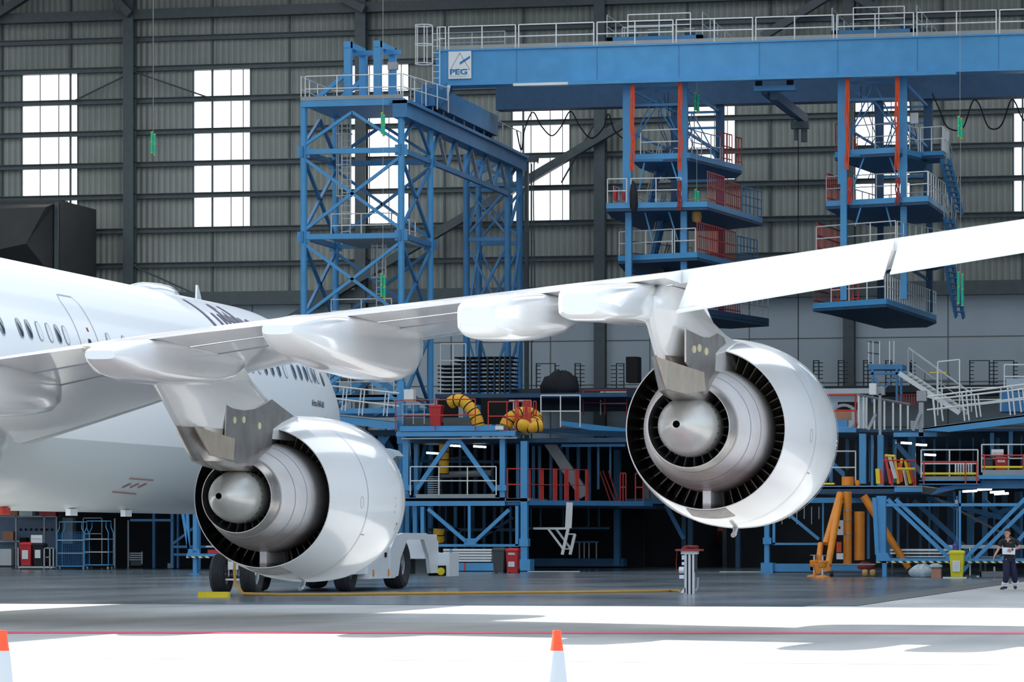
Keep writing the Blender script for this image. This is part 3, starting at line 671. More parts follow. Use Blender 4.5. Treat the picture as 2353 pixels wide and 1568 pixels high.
rail([(XL+1.2,YT+.5,z),(XR-.6,YT+.5,z)], 1.1, 1.2, .028).build('guardrail', 'rail white', tower)
# top deck
XE = onY(970, 225, YT).x
m = MB().box((XL-.1, YT-.15, ZT-.05), (XR+.2, YR+.2, ZT+.12)); m.box((XL-.1, YT-.2, ZT-.15), (XR+.2, YT-.05, ZT+.15)); m.build('top_deck', 'blue steel', tower)
MB().box((XL-.1, YT-.22, ZT+.15), (XR+.1, YT-.16, ZT+.33)).build('toe_plate', 'toe board', tower)
for pts in ([(XL+.1,YT-.1,ZT+.1),(XR,YT-.1,ZT+.1)], [(XL-.1,YR,ZT+.1),(XR,YR,ZT+.1)], [(XR+.1,YT-.1,ZT+.1),(XR+.9,YR,ZT+.1)], [(XL-.1,YT-.1,ZT+.1),(XL-.1,YR,ZT+.1)]):
    rail(pts, 1.2, 1.4, .028).build('guardrail', 'rail white', tower)
# hoist portal on the deck
m = MB(); px_ = [onY(p, 150, YT+.6).x for p in (800, 868)]; zt = onY(840, 95, YT+.6).z
for x in px_:
    for y in (YT+.6, YT+3.4): m.box((x-.17, y-.17, ZT), (x+.17, y+.17, zt))
    m.box((x-.17, YT+.4, zt-.3), (x+.17, YT+3.8, zt))
m.box((px_[0]-.5, YT+1.7, zt-.5), (px_[1]+.8, YT+1.95, zt-.28)); m.bar((px_[0],YT+.6,zz(162)), (px_[0]-1.7,YT+.6,ZT+.2), .2); m.bar((px_[0],YT+3.4,zz(162)), (px_[0]-1.7,YT+3.4,ZT+.2), .2)
m.build('hoist_portal', 'blue steel', tower)
m = MB(); p = onY(903, 152, YT+.2); m.cbox(p, (.45,.3,.35)); m.tube(p, onY(893, 168, YT+.2), .04); m.build('floodlight', 'hub grey', tower)
# rail beam on tower pair, truss below
YA, YB = 190.9, 193.8
beam = MB(); beam.box((XR-.35, YT-.3, ZT-.75), (XR+.35, YB+.2, ZT+.05)); beam.box((XR-.5, YT-.3, ZT-.1), (XR+.5, YB+.2, ZT+.05)); beam.build('rail_beam', 'deep blue steel', tower)
MB().box((XR-.06, YT, ZT+.05), (XR+.06, YB, ZT+.17)).build('crane_rail', 'dark steel', tower)
zl = lv[4]; MB().bar((XR,YR,zl), (XR,YA,zl), .22, .24).build('truss_chord', 'deep blue steel', tower)
n = 5
for k in range(n):
    y0 = YR+(YA-YR)*k/n; y1 = YR+(YA-YR)*(k+1)/n; ym = (y0+y1)/2
    MB().bar((XR,y0,zl), (XR,ym,ZT-.7), .15).build('truss_brace', 'deep blue steel', tower); MB().bar((XR,ym,ZT-.7), (XR,y1,zl), .15).build('truss_brace', 'hub grey', tower)
# second tower of the pair, by the back wall
XA = onY(1072, 600, YA).x; ZA = ZT-.1
for x, y in ((XA,YA),(XR,YA),(XA,YB),(XR,YB)): MB().tube((x,y,0), (x,y,ZA), .18, 12).build('column', 'deep blue steel', tower, True)
l2 = [0, 4.5, onY(1120,755,YA).z, onY(1120,550,YA).z, onY(1120,425,YA).z, ZA]
for i in range(len(l2)-1):
    for ya in (YA, YB):
        MB().bar((XA,ya,l2[i]+.2), (XR,ya,l2[i+1]-.2), .13).build('diagonal_brace', 'deep blue steel', tower)
        if i: MB().bar((XA,ya,l2[i+1]-.2), (XR,ya,l2[i]+.2), .1).build('diagonal_brace', 'deep blue steel', tower)
        if i: MB().bar((XA,ya,l2[i]), (XR,ya,l2[i]), .2).build('cross_beam', 'deep blue steel', tower)
    for x in (XA, XR): MB().bar((x,YA,l2[i]+.2), (x,YB,l2[i+1]-.2), .13).build('diagonal_brace', 'deep blue steel', tower)
# cable drop and service pipes by the second tower
m = MB(); x = onY(1213, 600, YB+.8).x
m.box((x-.18, YB+.7, 3), (x+.02, YB+1.0, ZA+.3)); m.tube((x+.2,YB+.8,6), (x+.2,YB+.8,ZA-.2), .04); m.box((x-.5, YB+.6, ZA-.1), (x+.5, YB+1.1, ZA+.15))
m.pipe([(x+.55,YB+.8,ZA-.2),(x+.6,YB+.8,ZA+.3),(x+.35,YB+.8,ZA+.1),(x+.3,YB+.8,ZA-2),(x+.42,YB+.8,12.5),(x+.2,YB+.8,12)], .035, 6)
m.build('cable_mast', 'dark steel', tower)

# ---------------------------------------------------------------- bridge
BF, BR = 174.0, 184.6
bx0 = onY(1001, 150, BF).x; bx1 = 21.; zb = onY(1010, 196, BF).z; zt = onY(1010, 116, BF).z; rx0 = onY(1139, 200, BR).x
br = empty('gantry_bridge', (bx0, BF, zb), 'long blue overhead crane bridge with two box girders across the hangar', 'crane')
m = MB().box((bx0, BF, zb), (bx1, BF+1.1, zt)); m.box((bx0, BF-.08, zt-.06), (bx1, BF+1.2, zt+.02)); m.box((bx0, BF-.08, zb-.04), (bx1, BF+1.2, zb+.04)); m.build('box_girder', 'blue steel', br)
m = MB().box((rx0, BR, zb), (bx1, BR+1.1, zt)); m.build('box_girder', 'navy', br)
m = MB()
for p in (1187,1372,1560,1745,1925,2108,2295): x = onY(p, 150, BF).x; m.box((x-.02, BF-.012, zb+.05), (x+.02, BF, zt-.06))
m.build('girder_seam', 'deep blue steel', br)
a = onY(1305, 190, BF-.5).x; b = onY(2196, 165, BF-.5).x; z = onY(1305, 190, BF-.5).z
MB().box((a, BF-.5, z-.1), (b, BF+.0, z+.06)).build('trolley_rail', 'blue steel', br)
MB().box((onY(1180,190,BF).x, BF-.1, zb-.14), (a, BF+.2, zb-.02)).build('trolley_rail', 'white satin', br)
MB().box((bx0+.1, BF-.06, zt+.02), (bx1, BF-.02, zt+.2)).build('toe_plate', 'toe board', br)
# the front rail, each bay a panel
xs = [onY(p, 80, BF-.05).x for p in (1003,1029,1190,1370,1552,1735,1921,2105,2295)]+[bx1]
for a, b in zip(xs, xs[1:]): rail([(a+.04,BF-.05,zt),(b-.12,BF-.05,zt)], 1.12, 2.1, .032).build('guardrail', 'rail white', br)
for a, b in ((1010,1160),(1430,1545)): rail([(onY(a,80,BF+1.2).x,BF+1.2,zt),(onY(b,80,BF+1.2).x,BF+1.2,zt)], 1.0, 1.9, .028).build('guardrail', 'rail grey', br)
rail([(rx0+.3,BR+1,zt),(bx1,BR+1,zt)], 1.1, 2.4, .025).build('guardrail', 'rail grey', br)
# cross carriages between the girders with their rails and drives
def carriage(p0, p1, dy=0):
    x0 = onY(p0, 90, BF).x; x1 = onY(p1, 90, BF).x; c = empty('trolley', ((x0+x1)/2, BF, zt), '', ''); del c['label'], c['category']; c.parent = br; c.location = Vector(((x0+x1)/2, BF, zt))-Vector(br.location)
    m = MB()
    for x in (x0, x1-.3): m.box((x, BF+.2, zt+.22), (x+.3, BR+1, zt+.45))
    m.box((x0, BF+.2, zt+.22), (x1, BF+.5, zt+.42)); m.box((x0, BR+.4, zt+.22), (x1, BR+.7, zt+.42)); m.build('carriage_frame', 'deep blue steel', c)
    for t in (.2,.42,.8): MB().tube((x0+(x1-x0)*t, BF+.7, zt+.65), (x0+(x1-x0)*t+.5, BF+.7, zt+.65), .17, 12).build('drive_motor', 'dark steel', c, True)
    rail([(x0,BF+.3,zt+.4),(x0,BR+.8,zt+.4)], 1.1, 2.2, .025).build('guardrail', 'rail grey', c); rail([(x1,BF+.3,zt+.4),(x1,BR+.8,zt+.4)], 1.1, 2.2, .025).build('guardrail', 'rail grey', c)
    rail([(x0+1,BF+.4,zt+.4),(x1-.6,BF+.4,zt+.4)], 1.1, 1.5, .025).build('guardrail', 'rail white', c)
carriage(1392, 1612); carriage(1910, 2105)
# end carriage on the runway rail
m = MB().box((XR-.25, BF-1.2, ZT+.35), (XR+.45, BR+2, zb-.1)); 
m.bar((bx0+.4, BF+.5, zb), (XR+.3, BF-1.0, ZT+.6), .6); m.box((XR-.5, BF-1.3, ZT+.45), (XR+.1, BF-.5, ZT+1.1)); m.build('end_carriage', 'deep blue steel', br)
m = MB().poly([onY(1016,196,BF-.1), onY(1035,196,BF-.1), onY(1027,232,BF-.1), onY(1010,228,BF-.1)], (0,.1,0)); m.build('carriage_cover', 'white satin', br)
for y in (BF-.6, BF+.6, BR-.2, BR+1.2, BR+1.9): MB().lathe([(-.12,.18),(.12,.18)], (XR, y, ZT+.33), 'X', 16, True).build('carriage_wheel', 'black', br)
rail([(XR+.3,YT+.6,ZT+.1),(XR+.3,YB-1,ZT+.1)], 1.1, 2.2, .03, mids=0).build('guardrail', 'rail grey', br)
# caged ladder at the bridge end
lx = onY(985, 120, BF-.3).x; m = MB(); ladder(m, (lx+.35,BF-.2,zb-.6), (lx+.35,BF-.2,zt+1.1), .35); m.build('ladder', 'rail white', br)
m = MB()
for y in (60, 104, 148):
    z = onY(975, y, BF-.3).z; m.pipe([(lx-.05+.42*math.cos(t)-.15, BF-.5+.4*math.sin(t), z) for t in [2*math.pi*k/16 for k in range(17)]], .028, 5, False)
for t in (.2,1.4,2.6,3.8,5.): m.tube((lx-.2+.42*math.cos(t), BF-.5+.4*math.sin(t), onY(975,148,BF-.3).z), (lx-.2+.42*math.cos(t), BF-.5+.4*math.sin(t), onY(975,60,BF-.3).z), .025, 5)
m.build('ladder_cage', 'rail white', br)
# maker's sign
sx0, sx1 = onY(1031.5,150,BF).x, onY(1084,150,BF).x; s0 = onY(1058,181.5,BF).z; s1 = onY(1058,118.5,BF).z
sg = MB().box((sx0, BF-.11, s0), (sx1, BF-.085, s1)).build('bridge_sign', 'white satin', br)
u = lambda x, y: (sx0+(sx1-sx0)*x, BF-.118, s0+(s1-s0)*y)
m = MB(); T_ = [u(.09,.33), u(.5,.94), u(.93,.33), u(.09,.33)]; m.pipe(T_[:2], .008, 4); m.pipe(T_[1:3], .008, 4); m.pipe(T_[2:], .008, 4); m.build('sign_triangle', 'letter dark', sg)
m = MB(); m.poly([u(.5,.50),u(.5,.60),u(.95,.83),u(.95,.74)], (0,.004,0)); m.build('sign_stripe', 'logo blue', sg)
flat_text('PEG', u(.055,.155), .36, 'logo blue', sg, 'sign_text', 1.42, .012); flat_text('www.pegeng.ch', u(.06,.06), .155, 'panel line', sg, 'sign_text', 1.0)

# travelling hoist beam slung between the girders
hx = onY(1735, 200, BF+1).x; hz = onY(1760, 205, BF+1).z
h = empty('hoist_beam', (hx, BF+2, hz), 'dark blue hoist rail slung below the crane bridge between the two hanging platforms', 'hoist')
m = MB().box((hx, BF+.6, hz-.12), (hx+2.0, BF+1.3, hz+.12)); m.build('hanger_frame', 'blue steel', h)
m = MB(); a_ = (hx+.9, BF+1, hz-.3); b_ = (hx+.9, BR+1.0, hz-.3); m.bar(a_, b_, .35, .45); m.box((hx+.3, BF+1, hz-.25), (hx+.6, BR+.5, hz)); m.build('monorail', 'navy', h)
for q in (.1, 1.6): MB().cbox((hx+q+.1, BF+.9, hz+.25), (.3,.3,.3)).build('trolley_wheel', 'black', h)
p = (hx+.9, BR-.6, hz-.75); m = MB().cbox(p, (.9,.5,.35)); m.tube((p[0]-.2,p[1],p[2]-.1), (p[0]-.2,p[1],p[2]-.75), .13, 10); m.tube((p[0]+.2,p[1],p[2]-.1), (p[0]+.2,p[1],p[2]-.85), .16, 10); m.build('hoist_motor', 'dark steel', h, True)
m = MB(); m.tube((p[0]-.1,p[1],p[2]-.2), (p[0]-.1,p[1],onY(1850,880,p[1]).z), .022, 6); m.build('control_cable', 'black', h)

# festoon cables
def cable(pts, Y, r, label, name='festoon_cable', mt='black', grp=None):
    P = [onY(a, b, Y) for a, b in pts]; Q = []
    for i in range(len(P)-1):
        p0, p1, p2, p3 = P[max(i-1,0)], P[i], P[i+1], P[min(i+2,len(P)-1)]
        for k in range(8):
            t = k/8; Q.append(.5*((2*p1)+(p2-p0)*t+(2*p0-5*p1+4*p2-p3)*t*t+(3*p1-p0-3*p2+p3)*t**3))
    Q.append(P[-1]); return tag(MB().pipe(Q, r, 6).build(name, mt, None, True), label, 'cable', grp)
cable([(1187,300),(1198,345),(1205,300),(1224,258),(1244,290),(1268,312),(1290,290),(1311,256),(1332,290),(1358,318),(1385,296),(1398,262),(1412,300),(1436,322)], BR-.6, .035, 'black festoon cable looping below the bridge beside the second tower')
cable([(2142,215),(2160,255),(2175,290),(2198,300),(2215,290),(2232,240),(2241,230),(2252,244),(2270,290),(2290,296),(2305,280),(2322,232),(2333,236),(2348,270),(2375,300)], BR-.6, .04, 'black festoon cable looping against the wall at the far right')

# ---------------------------------------------------------------- hanging platforms
def deck(par, pts, z, th=.26, mt='blue steel'):
    P = [atz(a, b, z) for a, b in pts]
    d = MB().poly(P, (0,0,-th)).build('platform_deck', mt, par)
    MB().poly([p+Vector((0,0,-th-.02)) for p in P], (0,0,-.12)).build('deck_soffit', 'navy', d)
    return P
def slats(a, b, h, par, mt='red paint', w=.06, gap=.3, name='slatted_barrier'):
    a = Vector(a); b = Vector(b); m = MB(); n = max(2, int((b-a).length/gap)); d = (b-a).normalized()
    for k in range(n+1): p = a+(b-a)*k/n; m.bar(p, p+Vector((0,0,h)), w, .03, up=(-d.y, d.x, 0))
    for q in (.12, .55, 1.): m.bar(a+Vector((0,0,h*q)), b+Vector((0,0,h*q)), .05)
    return m.build(name, mt, par)
def stair(a, b, w, par, mt='deep blue steel', railmt='rail grey', side=None):
    a = Vector(a); b = Vector(b); d = b-a; s = Vector(side) if side else Vector((-d.y, d.x, 0)).normalized(); s = s*w/2; m = MB()
    m.bar(a-s, b-s, .08, .28); m.bar(a+s, b+s, .08, .28); n = max(3, int(abs(d.z)/.24))
    for k in range(1, n): p = a+d*k/n; m.bar(p-s, p+s, .26, .05, up=(0,0,1))
    o = m.build('stair', mt, par); m = MB(); up = Vector((0,0,1.0))
    for q in (-s, s):
        m.tube(a+q+up, b+q+up, .03, 6); m.tube(a+q+up*.5, b+q+up*.5, .025, 6)
        for k in range(0, 4): p = a+d*k/3+q; m.tube(p, p+up, .025, 6)
    m.build('stair_rail', railmt, par)
def hanging(name, loc_px, cols, zbot_y, label):
    c0 = onY(cols[0], 300, BF+.6); u = empty(name, (c0.x, BF+.6, onY(cols[0], zbot_y, BF+.6).z), label, 'platform', 'platforms hanging from the crane bridge')
    zbo = u.location.z; X0 = c0.x; X1 = onY(cols[1], 300, BF+.6).x
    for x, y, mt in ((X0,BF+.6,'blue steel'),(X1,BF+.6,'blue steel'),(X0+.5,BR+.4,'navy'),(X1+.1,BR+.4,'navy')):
        m = MB().box((x-.15, y-.15, zbo), (x+.15, y+.15, zb-.02)); m.box((x-.28, y-.1, zbo+5.5), (x-.15, y+.1, zb-.02)); m.build('mast', mt, u)
    # top frames and thin stays
    m = MB()
    for z in (zb-.35, zb-1.15, zb-3.8): m.bar((X0,BF+.6,z), (X1,BF+.6,z), .12); m.bar((X0+.5,BR+.4,z), (X1,BR+.4,z), .12)
    for z in (zb-.35, zb-2.4, zb-6, zb-9): m.bar((X0,BF+.6,z), (X0+.5,BR+.4,z), .1); m.bar((X1,BF+.6,z), (X1,BR+.4,z), .12)
    m.build('mast_frame', 'deep blue steel', u)
    xm = (X0+X1)/2; m = MB()
    for z0, z1 in ((zb-.35, zb-2.9), (zb-1.2, zb-2.9)):
        for x in (X0+.2, X1-.2): MB().tube((xm,BF+.7,z0), (x,BF+.7,z1), .035).build('stay_rod', 'deep blue steel', u)
        for x in (X0+.6, X1): MB().tube((xm,BR+.2,z0), (x,BR+.2,z1), .035).build('stay_rod', 'deep blue steel', u)
    for k in range(7):
        x = X0+.4+(X1-X0)*random.random(); y = BF+2+7*random.random(); MB().pipe([(x,y,zb-.3),(x+.3*random.random(),y,zb-1.6),(x+.4,y+.3,zb-2.6),(x-.3,y,zb-4.2)], .025, 5).build('hanging_cable', 'navy', u)
    return u, X0, X1
def strap(px, y0, y1, label, mt='orange strap', Y=BF-.12, w=.15):
    m = MB(); a = onY(px, y0, Y); b = onY(px, y1, Y)
    for k in range(4):
        o = Vector(((k-1.5)*w*.36, -.02*k, 0)); n = 9; P = [a+(b-a)*i/n+o+Vector((.03*math.sin(i*1.3+k*2)*min(1, i/3), 0, 0)) for i in range(n+1)]; m.pipe(P, .034, 6)
    return tag(m.build('lifting_strap', mt, None, True), label, 'strap')
u1, X0, X1 = hanging('hanging_platform', 0, (1445,1572), 705, 'left one of two hanging platforms, blue masts with four decks and red barriers')
zs = [onY(1510,353,BF+.5).z, onY(1500,468,BF+.5).z, onY(1510,583,BF+.5).z, onY(1510,708,BF+.5).z]
deck(u1, [(1455,355),(1585,351),(1705,381),(1690,392),(1540,396),(1470,368)], zs[0])
deck(u1, [(1393,467),(1625,463),(1752,501),(1650,513),(1480,513),(1405,482)], zs[1])
deck(u1, [(1420,588),(1602,579),(1700,604),(1744,613),(1600,626),(1440,612)], zs[2])
deck(u1, [(1480,703),(1640,712),(1767,732),(1680,738),(1500,730)], zs[3], mt='navy')
def er(u, z, a, b, mt='rail white', h=1.15, posts=1.3, mids=1): rail([atz(*a, z), atz(*b, z)], h, posts, .028, mids).build('guardrail', mt, u)
er(u1, zs[0], (1472,355), (1560,352)); er(u1, zs[0], (1480,372), (1540,392), 'rail grey'); er(u1, zs[0], (1545,394), (1660,392), 'rail grey'); er(u1, zs[0], (1590,354), (1655,369), 'rail grey')
slats(atz(1657,370,zs[0]), atz(1682,376,zs[0]), 1.4, u1); slats(atz(1690,378,zs[0]), atz(1704,381,zs[0]), 1.35, u1)
er(u1, zs[1], (1396,467), (1440,466)); er(u1, zs[1], (1450,466), (1565,464), posts=1.1); er(u1, zs[1], (1410,482), (1480,512), 'rail grey'); er(u1, zs[1], (1500,512), (1640,512), 'rail grey', posts=.7, mids=2)
slats(atz(1626,464,zs[1]), atz(1664,476,zs[1]), 1.45, u1, gap=.36); slats(atz(1668,477,zs[1]), atz(1702,487,zs[1]), 1.3, u1, 'dull red', gap=.32)
er(u1, zs[1], (1705,489), (1750,500), 'deep blue steel', 1.3, .6, 2)
er(u1, zs[2], (1423,588), (1545,582)); er(u1, zs[2], (1550,582), (1598,580)); er(u1, zs[2], (1445,608), (1590,622), 'rail grey', posts=.9)
slats(atz(1602,580,zs[2]), atz(1690,602,zs[2]), 1.45, u1, gap=.36); er(u1, zs[2], (1694,603), (1740,612), 'deep blue steel', 1.3, .5, 2)
slats(atz(1640,713,zs[3]), atz(1700,722,zs[3]), 1.1, u1, 'dull red'); er(u1, zs[3], (1702,722), (1765,731), 'rail grey', 1.1, .7)
for i in (0,1,2): stair(atz(1500+10*i, (368,482,600)[i], zs[i])+Vector((0,2.,0)), atz(1478+8*i, (482,600,712)[i], zs[i+1])+Vector((0,1.5,0)), .7, u1, side=(0,1,0))
for (a, b) in (((1480,480),(1500,555)),((1535,480),(1558,555)),((1483,362),(1468,440)),((1540,362),(1565,440))): MB().bar(onY(*a,BF+.7), onY(*b,BF+.7), .07).build('knee_brace', 'blue steel', u1)
for nm, x_, y_, sd_ in (('fire_extinguisher',1414,461,'left'),('fire_extinguisher',1434,461,'right')):
    p = onY(x_, y_, BF+1.6); m = MB(); m.lathe([(0,0),(0,.1),(.45,.1),(.55,.04),(.62,.04),(.62,0)], p, 'Z', 14); tag(m.build(nm, 'bin red', None, True), 'red fire extinguisher, %s one of two on the second deck of the left hanging platform' % sd_, 'fire extinguisher', 'extinguishers on the left hanging platform')
u2, Xa, Xb = hanging('hanging_platform', 0, (1939,2077), 690, 'right one of two hanging platforms, blue masts with decks, red barriers and a stair')
zt2 = [onY(2005,342,BF+.5).z, onY(2000,457,BF+.5).z, onY(1990,570,BF+.5).z, onY(1980,692,BF+.5).z]
deck(u2, [(1918,350),(1955,344),(2065,338),(2130,354),(2122,380),(2012,382),(1950,360)], zt2[0]); deck(u2, [(2113,349),(2167,346),(2181,357),(2130,361)], zt2[0]+.05, .2)
deck(u2, [(1898,462),(2133,450),(2178,482),(2172,491),(2012,504),(1935,482)], zt2[1]); deck(u2, [(1875,577),(2060,564),(2188,590),(2150,603),(1990,612),(1900,592)], zt2[2])
deck(u2, [(1868,697),(2037,686),(2152,725),(2130,735),(2032,738),(1908,705)], zt2[3])
er(u2, zt2[0], (1960,345), (2062,339), 'rail grey', mids=1); er(u2, zt2[0], (2070,341), (2110,350)); er(u2, zt2[0], (2115,349), (2166,346), posts=.6); er(u2, zt2[0], (2168,347), (2180,356), posts=.5); er(u2, zt2[0], (2012,381), (2120,379), 'rail grey')
slats(atz(1920,350,zt2[0]), atz(1932,348,zt2[0]), 1.35, u2, 'dull red'); slats(atz(1962,358,zt2[0]), atz(1970,361,zt2[0]), 1.1, u2)
slats(atz(1900,462,zt2[1]), atz(1937,473,zt2[1]), 1.3, u2, gap=.32); er(u2, zt2[1], (1899,462), (1940,460), 'rail grey'); er(u2, zt2[1], (1962,459), (2066,454), 'rail grey'); er(u2, zt2[1], (2084,453), (2132,450)); er(u2, zt2[1], (2134,451), (2177,481), posts=.9); er(u2, zt2[1], (1950,485), (2012,502), 'rail grey'); er(u2, zt2[1], (2015,503), (2160,492), 'rail grey', posts=.8)
slats(atz(1878,577,zt2[2]), atz(1935,596,zt2[2]), 1.35, u2, gap=.32); er(u2, zt2[2], (1876,577), (1940,572)); er(u2, zt2[2], (1942,572), (2058,564)); er(u2, zt2[2], (2062,565), (2186,589), posts=.8)
slats(atz(1870,697,zt2[3]), atz(1906,704,zt2[3]), 1.1, u2, 'dull red'); er(u2, zt2[3], (1910,695), (2034,687)); er(u2, zt2[3], (2040,688), (2150,724), posts=.6); slats(atz(1912,694,zt2[3])+Vector((0,.4,0)), atz(1970,690,zt2[3])+Vector((0,.4,0)), 1., u2)
def s2(a, b, Y1, Y2): stair(onY(*a, Y1), onY(*b, Y2), .8, u2, side=(.35,1,0))
s2((2172,366), (2202,492), BF+3, BF+4.5); s2((2178,500), (2205,600), BF+3, BF+4.5); s2((2180,600), (2206,730), BF+3, BF+4.5)
for (a, b) in (((1980,470),(1965,520)),((2035,470),(2048,520)),((2040,348),(2065,420)),((1990,350),(1962,425))): MB().bar(onY(*a,BF+.7), onY(*b,BF+.7), .07).build('knee_brace', 'blue steel', u2)
m = MB(); m.cbox(onY(2101,272,BF+2), (.35,.25,.5)); m.build('junction_box', 'white satin', u2)
for t in ((1453.5,195,393,'orange lifting straps hanging on the left mast of the left hanging platform'),(1563,190,392,'orange lifting straps hanging on the right mast of the left hanging platform'),(1947,180,390,'orange lifting straps hanging on the left mast of the right hanging platform'),(2062,176,392,'orange lifting straps hanging on the right mast of the right hanging platform')): strap(*t)
strap(1561.5, 415, 484, 'dull brown-red strap end hanging at the second deck of the left hanging platform', 'dull red'); strap(1953, 408, 470, 'bright red strap end at the left mast of the right hanging platform', 'red paint'); strap(2063, 408, 470, 'dull brown strap end near the right mast of the right hanging platform', 'dull red')
m = MB(); a = onY(1455, 416, BF-.2); b = onY(1457, 490, BF-.2); m.pipe([a, a+(b-a)*.12, a+(b-a)*.4, a+(b-a)*.8, b], [.04,.13,.2,.2,.05], 10); tag(m.build('cloth_bundle', 'polo black', None, True), 'black cloth bundle tied to the left mast of the left hanging platform', 'bundle')
m = MB(); p = onY(1601, 498, BF+1); m.lathe([(-.3,.05),(-.25,.2),(0,.26),(.25,.22),(.3,.05)], p, 'Z', 10); tag(m.build('cloth_bag', 'tan cloth', None, True), 'tan cloth bag hanging under the second deck of the left hanging platform', 'bag')
# green slings on thin wires
def sling(px, y0, y1, Y, label, ytop=None, dx=6, grp=None):
    c = onY(px, y0, Y); e = empty('wire_sling', c, label, 'sling'); m = MB()
    for s, q in ((-1, 0), (1, .12)):
        a = onY(px+s*dx/2, y0+s*2, Y); b = onY(px+s*dx/2, y1+s*3, Y); m.tube(a, b, .065, 8)
    m.build('sleeve', 'green sling', e, True)
    for s in (-1, 1):
        for t in (0, .48, 1): a = onY(px+s*dx/2, y0+(y1-y0)*t+s*2.5, Y); MB().tube(a+Vector((0,0,.015)), a-Vector((0,0,.015)), .072, 8).build('yellow_band', 'yellow paint', e, True)
    m = MB(); t = onY(px, ytop if ytop is not None else y0-200, Y); m.tube(c, (c.x, c.y, t.z if ytop is not None else RZ), .012, 5); m.build('wire', 'rail grey', e)
sling(352, 306, 354, 172, 'green sling on a wire hanging in front of the left wall'); sling(880, 262, 310, 167.4, 'green sling hanging in front of the upper part of the lattice tower', None, 4)
sling(880, 632, 684, 167.4, 'green sling hanging in front of the lattice tower just above the wing', 312, 7); sling(1601, 216, 256, BF+2, 'green sling under the bridge beside the left hanging platform', 150)
sling(1601, 438, 482, BF+1, 'green sling above the tan bag on the left hanging platform', 260); sling(2206, 270, 316, BF-1, 'green sling hanging under the bridge at the right, by the looping cable', None)
sling(2207, 628, 700, BF-1, 'green sling hanging just below the wing at the far right', 320, 9)
# ================================================================ floor docks
UP = Vector((0,0,1))
def P(px, py, Y): return onY(px, py, Y)
def part(name, mt, par, *prims, Y=163., d=.3, smooth=False):
    """prims: ('b',x0,y0,x1,y1[,Y,d]) pixel box | ('l',x0,y0,x1,y1,w[,Y,Y2]) bar | ('t',...) tube"""
    m = MB()
    for q in prims:
        if q[0] == 'b': pbox(m, *q[1:5], q[5] if len(q) > 5 else Y, q[6] if len(q) > 6 else d)
        else:
            y1 = q[6] if len(q) > 6 else Y; y2 = q[7] if len(q) > 7 else y1; a = P(q[1], q[2], y1); b = P(q[3], q[4], y2)
            m.bar(a, b, q[5]) if q[0] == 'l' else m.tube(a, b, q[5], 8)
    return m.build(name, mt, par, smooth)
def prail(par, a, b, Y, h, mt='rail white', posts=1.6, mids=1, r=.03, Y2=None, name='guardrail'):
    return rail([P(*a, Y), P(*b, Y if Y2 is None else Y2)], h, posts, r, mids).build(name, mt, par)
Y1 = 163.
d1 = empty('maintenance_dock', (P(1060,1312,Y1).x, Y1, 0), 'blue two-storey maintenance dock between the two engines, with red and white railings', 'scaffold')
part('base_beam', 'blue steel', d1, ('b',985,1294,1152,1312), ('b',1194,1286,1218,1312,Y1-.1,.9)); part('base_stripe', 'red paint', d1, ('b',1066,1294,1070,1311,Y1-.01,.01))
for x0, x1, y0, y1, Y in ((966,974,1165,1255,Y1),(948,958,1163,1312,Y1+1.2),(1184,1191,1163,1255,Y1),(1196,1211,1014,1290,Y1),(925,938,1010,1135,Y1),(1148,1160,1008,1150,Y1),(951,960,1010,1140,Y1+4),(1186,1193,1010,1150,Y1+5)):
    part('column', 'blue steel', d1, ('b',x0,y0,x1,1313 if y1 == 1312 else y1,Y,.35))
part('column_collar', 'blue steel', d1, ('b',1193,1238,1213,1256,Y1-.08,.5)); part('column_collar', 'blue steel', d1, ('b',1141,1115,1163,1128,Y1-.08,.5)); part('column_collar', 'blue steel', d1, ('b',922,1115,942,1128,Y1-.08,.5))
part('frame_beam', 'blue steel', d1, ('b',966,1251,1192,1257)); part('gusset_plate', 'blue steel', d1, ('b',1066,1238,1094,1254,Y1-.03,.3))
for a in ((984,1170,1070,1244),(1170,1172,1092,1244)): part('diagonal_brace', 'blue steel', d1, ('l',*a,.16))
part('hanger_post', 'blue steel', d1, ('b',1075,1163,1081,1242,Y1,.12))
part('floor_beam', 'blue steel', d1, ('b',930,1144,1160,1163)); part('toe_plate', 'toe board', d1, ('b',955,1136,1138,1145,Y1-.02,.05))
for a in ((1033,1016,958,1125),(1058,1016,1138,1128)): part('diagonal_brace', 'blue steel', d1, ('l',*a,.2,Y1+.1))
part('gusset_plate', 'blue steel', d1, ('b',1030,1008,1060,1020,Y1+.05,.2))
prail(d1, (943,1138), (1140,1138), Y1-.2, 1.28, posts=1.35)
part('roof_beam', 'blue steel', d1, ('b',918,979,1142,991,Y1-.2,.35)); part('roof_beam', 'blue steel', d1, ('b',910,993,1184,1003,Y1-.4,.4)); part('cover_plate', 'white satin', d1, ('b',1138,979,1156,988,Y1-.25,.2))
part('light_strip', 'rail grey', d1, ('b',922,1006,1188,1009,Y1-.3,.1))
def slab(par, x0, x1, y, Ya, Yb, th=.12, mt='toe board', name='platform_deck'):
    a = P(x0,y,Ya); b = P(x1,y,Ya); return MB().box((a.x,Ya,a.z-th), (b.x,Yb,a.z)).build(name, mt, par)
slab(d1, 912, 1186, 992, Y1, Y1+3.2); slab(d1, 930, 1215, 1146, Y1, Y1+4); 
# red rails on the roof deck
prail(d1, (909,992), (1092,990), Y1-.4, 1.42, 'red paint', 1.6); prail(d1, (1122,990), (1208,990), Y1, 1.3, 'red paint', .9); prail(d1, (1226,984), (1232,984), Y1+.5, 1.2, 'red paint', .3)
for x in (1184, 1203, 1212): slats(P(x,990,Y1-.2), P(x+7,990,Y1-.2), 1.35, d1, gap=.07, w=.05)
